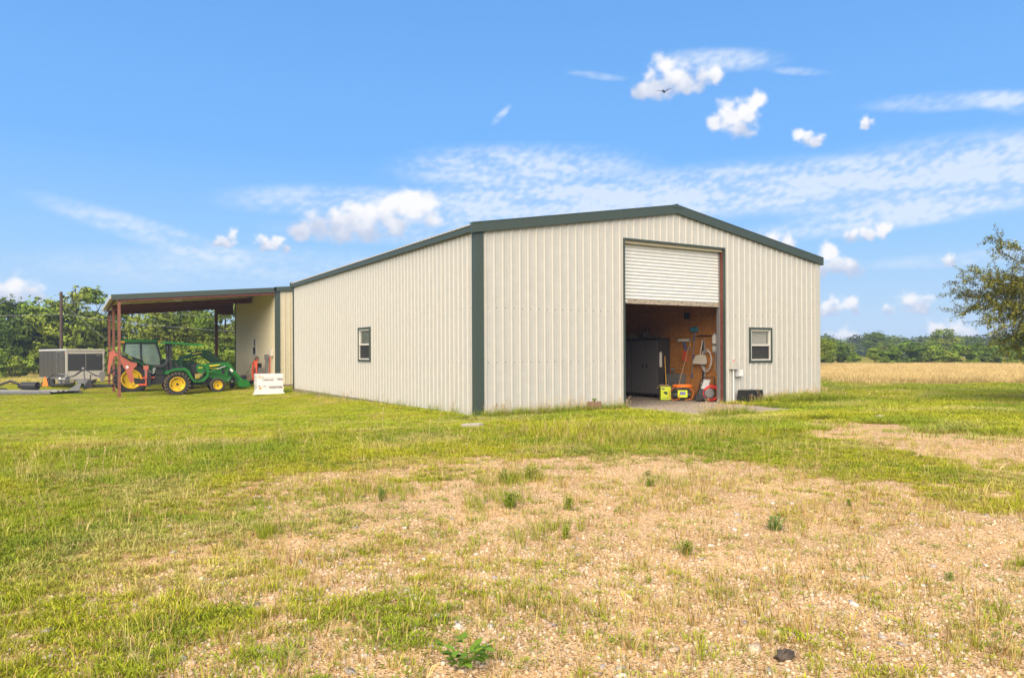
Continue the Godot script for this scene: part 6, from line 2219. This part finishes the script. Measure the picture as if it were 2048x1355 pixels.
	# long grass left standing along the walls
	for w in [[0.0, 0.1, 5.5, 0.5, 520], [10.9, 0.35, 16.2, 1.2, 700], [11.5, 0.7, 15.6, 2.0, 1500], [-0.25, -20.8, -0.08, 0.2, 140], [-0.6, -27.0, 0.4, -26.0, 60], [12.2, 0.8, 14.2, 1.9, 700], [5.4, 3.6, 7.2, 4.3, 260], [-5.3, 9.5, -4.1, 10.3, 90], [-5.0, 9.7, -4.4, 10.1, 60], [-6.5, 12.3, -5.6, 12.9, 45], [-7.4, 9.0, -6.2, 10.0, 90], [-6.1, 10.6, -5.2, 11.3, 50], [-3.4, 10.9, -2.6, 11.6, 25], [-8.6, 11.0, -8.2, 11.4, 26]]:
		for i in int(w[4]):
			var x := r.randf_range(w[0], w[2])
			var z := r.randf_range(w[1], w[3])
			var m := r.randi() % 2
			var kind := "tall" if r.randf() < (0.97 if w[3] > 1.5 and w[0] > 11.0 else 0.8) else "stalk"
			var sc := r.randf_range(0.7, 1.5)
			if w[0] < -1.0:
				sc *= 0.62
			elif w[0] > 12.0:
				sc *= 1.25
			var c := gr.lerp(yg, r.randf() * 0.6).lerp(dk, r.randf() * 0.4) if kind == "tall" else st.lerp(ru, r.randf() * 0.6)
			put[kind][m][0].append(Transform3D(Basis(Vector3.UP, r.randf() * TAU).scaled(Vector3.ONE * sc), gp(x, z, -0.006)))
			put[kind][m][1].append(c)
	var says := {"turf": "short yellow green turf over the yard and lawn", "herb": "low leafy weeds spread through the turf", "tall": "long green grass along the walls and strip", "stalk": "thin straw coloured seed stalks in the grass", "dry": "thin dry rusty stems scattered over the gravel", "litter": "flat dead straw blades lying on the ground", "far": "green grass of the lawn farther off", "straw": "tall dry tan meadow grass beyond the lawn"}
	for kind in kinds:
		for m in 2:
			var tf: Array = put[kind][m][0]
			if tf.is_empty():
				continue
			var mm := MultiMesh.new()
			mm.transform_format = MultiMesh.TRANSFORM_3D
			mm.use_colors = true
			mm.mesh = kinds[kind][m].mesh()
			mm.instance_count = tf.size()
			for i in tf.size():
				mm.set_instance_transform(i, tf[i])
				mm.set_instance_color(i, put[kind][m][1][i])
			stuff({"turf": "turf", "herb": "leafy_weeds", "tall": "long_grass", "stalk": "seed_stalks", "dry": "dry_stems", "litter": "straw_litter", "far": "lawn_grass", "straw": "meadow_grass"}[kind], mm, M.blade, says[kind], "grass")
		print(kind, " ", put[kind][0][0].size() + put[kind][1][0].size())

func stones(ground: Node3D) -> void:
	var r := RandomNumberGenerator.new()
	r.seed = 12
	var shapes := []
	for k in 6:
		var mb := MB.new()
		mb.painted = true
		mb.blob(Vector3.ZERO, Vector3(1, 0.55, 0.8), 80 + k, 0.28, 4, 7)
		shapes.append(mb.mesh())
	var tones := [Color(0.72, 0.58, 0.42), Color(0.68, 0.50, 0.31), Color(0.76, 0.69, 0.58), Color(0.50, 0.47, 0.44), Color(0.55, 0.38, 0.25), Color(0.82, 0.76, 0.66), Color(0.66, 0.47, 0.25), Color(0.38, 0.33, 0.30)]
	var mats := []
	for c in tones:
		mats.append(mat("stone_tone_%d" % mats.size(), c, 0.9, 0.0, M.stone_white.albedo_texture, 5.0))
	var tf := []
	var cl := []
	var half := deg_to_rad(43.0)
	for ring in [[2.8, 7.0, 1300.0, 0.0035, 0.021], [7.0, 14.0, 300.0, 0.006, 0.021], [14.0, 22.0, 60.0, 0.012, 0.024]]:
		for i in int(half * (ring[1] * ring[1] - ring[0] * ring[0]) * ring[2]):
			var d := sqrt(r.randf_range(ring[0] * ring[0], ring[1] * ring[1]))
			var a := deg_to_rad(HEAD) + r.randf_range(-half, half)
			var x := CAM.x + sin(a) * d
			var z := CAM.z - cos(a) * d
			if not free_ground(x, z) or r.randf() < cover(x, z) * 0.92:
				continue
			var s := lerpf(ring[3], ring[4], pow(r.randf(), 4.0))
			tf.append(Transform3D(Basis(Vector3(r.randfn(), r.randfn() * 3.0, r.randfn()).normalized(), r.randf() * TAU).scaled_local(Vector3(s, s, s)), gp(x, z, s * 0.15)))
			var v := r.randf_range(0.72, 1.08)
			var c: Color = tones[r.randi() % tones.size()]
			c = c.lerp(Color(0.68, 0.48, 0.265), 0.55)
			cl.append(Color(c.r * v, c.g * v, c.b * v))
	for k in 3:
		var mm := MultiMesh.new()
		mm.transform_format = MultiMesh.TRANSFORM_3D
		mm.use_colors = true
		mm.mesh = shapes[k]
		var idx := range(k, tf.size(), 3)
		mm.instance_count = idx.size()
		for i in idx.size():
			mm.set_instance_transform(i, tf[idx[i]])
			mm.set_instance_color(i, cl[idx[i]])
		stuff("gravel", mm, M.pebble, "loose tan and grey gravel pebbles over the yard", "gravel")
	print("pebbles ", tf.size())
	# the larger stones one can pick out
	var n := 0
	while n < 290:
		var d := 3.6 + 6.5 * pow(r.randf(), 1.5)
		var a := deg_to_rad(HEAD) + r.randf_range(-0.68, 0.68)
		var x := CAM.x + sin(a) * d
		var z := CAM.z - cos(a) * d
		if cover(x, z) > 0.5 or x > -1.0:
			continue
		var s := r.randf_range(0.018, 0.04) * (1.4 if r.randf() < 0.1 else 1.0)
		var o := part("stone", shapes[r.randi() % 6], mats[r.randi() % mats.size()], ground)
		o.transform = Transform3D(Basis(Vector3.UP, r.randf() * TAU).rotated(Vector3.RIGHT, r.randf_range(-0.3, 0.3)).scaled_local(Vector3(s * r.randf_range(0.9, 1.4), s * r.randf_range(0.6, 0.9), s)), gp(x, z, s * 0.12))
		n += 1

func weeds() -> void:
	var variants := []
	for k in 5:
		variants.append(weed_mesh(0.20 + 0.03 * k, 90 + k, 5 + 2 * k).mesh())
	var mats := []
	for c in [Color(0.26, 0.34, 0.045), Color(0.36, 0.42, 0.05), Color(0.24, 0.33, 0.09)]:
		mats.append(leafy("weed_%d" % mats.size(), c))
	var spots := [[-4.87, 9.86, 1.3, "bushiest weed clump at the back of the bare gravel"], [-4.4, 9.9, 1.2, "weed just right of the bushiest clump in the gravel"], [-6.9, 10.2, 1.0, "leftmost upright weed at the back of the gravel"],
		[-5.7, 11.4, 1.0, "upright weed in front of the bushiest clump"], [-5.2, 11.9, 0.9, "small weed in the middle of the bare gravel"], [-2.7, 10.5, 0.9, "weed at the back right edge of the gravel"], [-3.3, 11.2, 1.0, "dark weed right of the middle of the gravel"],
		[-6.0, 12.95, 0.75, "pale weed in the left middle of the gravel"], [-3.89, 13.8, 1.0, "large grey green weed in the right of the gravel"], [-5.35, 14.0, 0.7, "low weed in front of the middle of the gravel"],
		[-6.19, 14.42, 0.6, "small weed in the near gravel above the dark clod"], [-4.05, 15.67, 0.5, "lowest weed near the right bottom of the gravel"], [-2.08, 13.46, 0.6, "rightmost weed in the bare gravel"]]
	var r := RandomNumberGenerator.new()
	r.seed = 3
	for k in spots.size():
		var q: Array = spots[k]
		var t := thing("gravel_weed", gp(q[0], q[1]), q[3], "weed", "upright weeds in the gravel", r.randf() * TAU)
		t.scale = Vector3(1.25, r.randf_range(0.5, 1.0), 1.25) * q[2] * r.randf_range(0.7, 1.1)
		t.rotation.x = r.randf_range(-0.2, 0.2)
		part("stems", variants[k % 5], mats[k % 3], t)
	# the broad-leaved plant at the bottom of the picture
	var t := thing("broadleaf_plant", gp(-8.23, 15.11), "broad leaved green plant at the bottom edge of the gravel", "plant")
	var st := MB.new()
	for k in 11:
		var a := k * 0.9 + 0.3
		var top := Vector3(cos(a) * (0.07 + 0.02 * (k % 5)), 0.09 + 0.03 * (k % 3), sin(a) * (0.07 + 0.02 * (k % 5)))
		st.tube([Vector3.ZERO, top * 0.5 + Vector3(0, 0.03, 0), top], 0.003, 4)
		for j in 5:
			var mb := MB.new()
			mb.painted = true
			var v := r.randf_range(0.8, 1.25)
			mb.col = Color(0.135 * v, 0.235 * v, 0.03 * v)
			var d := Vector3(cos(a + r.randf_range(-1.3, 1.3)), r.randf_range(-0.2, 0.7), sin(a + r.randf_range(-1.3, 1.3))).normalized()
			leaf(mb, top * r.randf_range(0.5, 1.05), d, r.randf_range(0.06, 0.10), 0.05)
			part("leaf", mb, M.leaf, t)
	part("stem", st, M.weed_0 if M.has("weed_0") else M.bark, t)

func apron() -> void:
	var mb := MB.new()
	mb.span(Vector3(5.55, -0.5, 0.055), Vector3(10.32, -0.012, 2.05))
	var a := setting("concrete_apron", mb, M.concrete)
	mb = MB.new()
	mb.span(Vector3(5.55, -0.5, 2.065), Vector3(10.32, -0.018, 4.1))
	part("slab_section", mb, M.concrete, a)
	mb = MB.new()
	mb.span(Vector3(5.69, -0.3, -0.5), Vector3(10.44, -0.014, 0.05))
	part("threshold", mb, M.concrete, a)

func _ready() -> void:
	nz.noise_type = FastNoiseLite.TYPE_SIMPLEX_SMOOTH
	nz.frequency = 0.02
	nz.fractal_octaves = 2
	nz.seed = 4
	nz2.noise_type = FastNoiseLite.TYPE_SIMPLEX_SMOOTH
	nz2.frequency = 0.01
	nz2.fractal_octaves = 5
	nz2.seed = 9
	# camera
	var cam := Camera3D.new()
	cam.name = "camera"
	cam.projection = Camera3D.PROJECTION_FRUSTUM
	cam.near = 0.1
	cam.far = 6000.0
	cam.size = 2.0 * 677.5 / 1445.0 * 0.1
	cam.frustum_offset = Vector2(0.0, 27.65 / 1445.0 * 0.1)
	add_child(cam)
	cam.position = CAM
	cam.rotation_degrees = Vector3(0, -HEAD, -0.243)
	cam.current = true
	# sky, exposure, sun
	var env := Environment.new()
	env.background_mode = Environment.BG_SKY
	env.sky = make_sky()
	env.tonemap_mode = Environment.TONE_MAPPER_LINEAR
	env.tonemap_exposure = 1.7
	env.background_energy_multiplier = 0.61
	env.sdfgi_enabled = true
	env.ssao_enabled = true
	env.ssil_enabled = true
	env.fog_enabled = true
	env.fog_density = 0.0006
	env.fog_light_color = Color(0.78, 0.87, 1.0)
	var we := WorldEnvironment.new()
	we.name = "environment"
	we.environment = env
	add_child(we)
	var sun := DirectionalLight3D.new()
	sun.name = "sun"
	sun.light_energy = 1.45
	sun.light_color = Color(1.0, 0.93, 0.82)
	sun.light_angular_distance = 75.0
	sun.shadow_enabled = true
	add_child(sun)
	sun.look_at_from_position(Vector3.ZERO, -Vector3(-0.62, 0.84, 0.64), Vector3.UP)
	print("sky ", Time.get_ticks_msec())
	smat()
	make_cover()
	var ground := make_ground()
	print("ground ", Time.get_ticks_msec())
	front_building()
	back_building()
	apron()
	print("buildings ", Time.get_ticks_msec())
	woods()
	oak()
	print("trees ", Time.get_ticks_msec())
	big_tractor()
	small_tractor()
	cargo_trailer()
	implement()
	paver_pallet()
	garage()
	wall_fittings()
	lean_to_things()
	pole_and_wires()
	bird()
	print("things ", Time.get_ticks_msec())
	stones(ground)
	weeds()
	grass()
	print("done ", Time.get_ticks_msec())
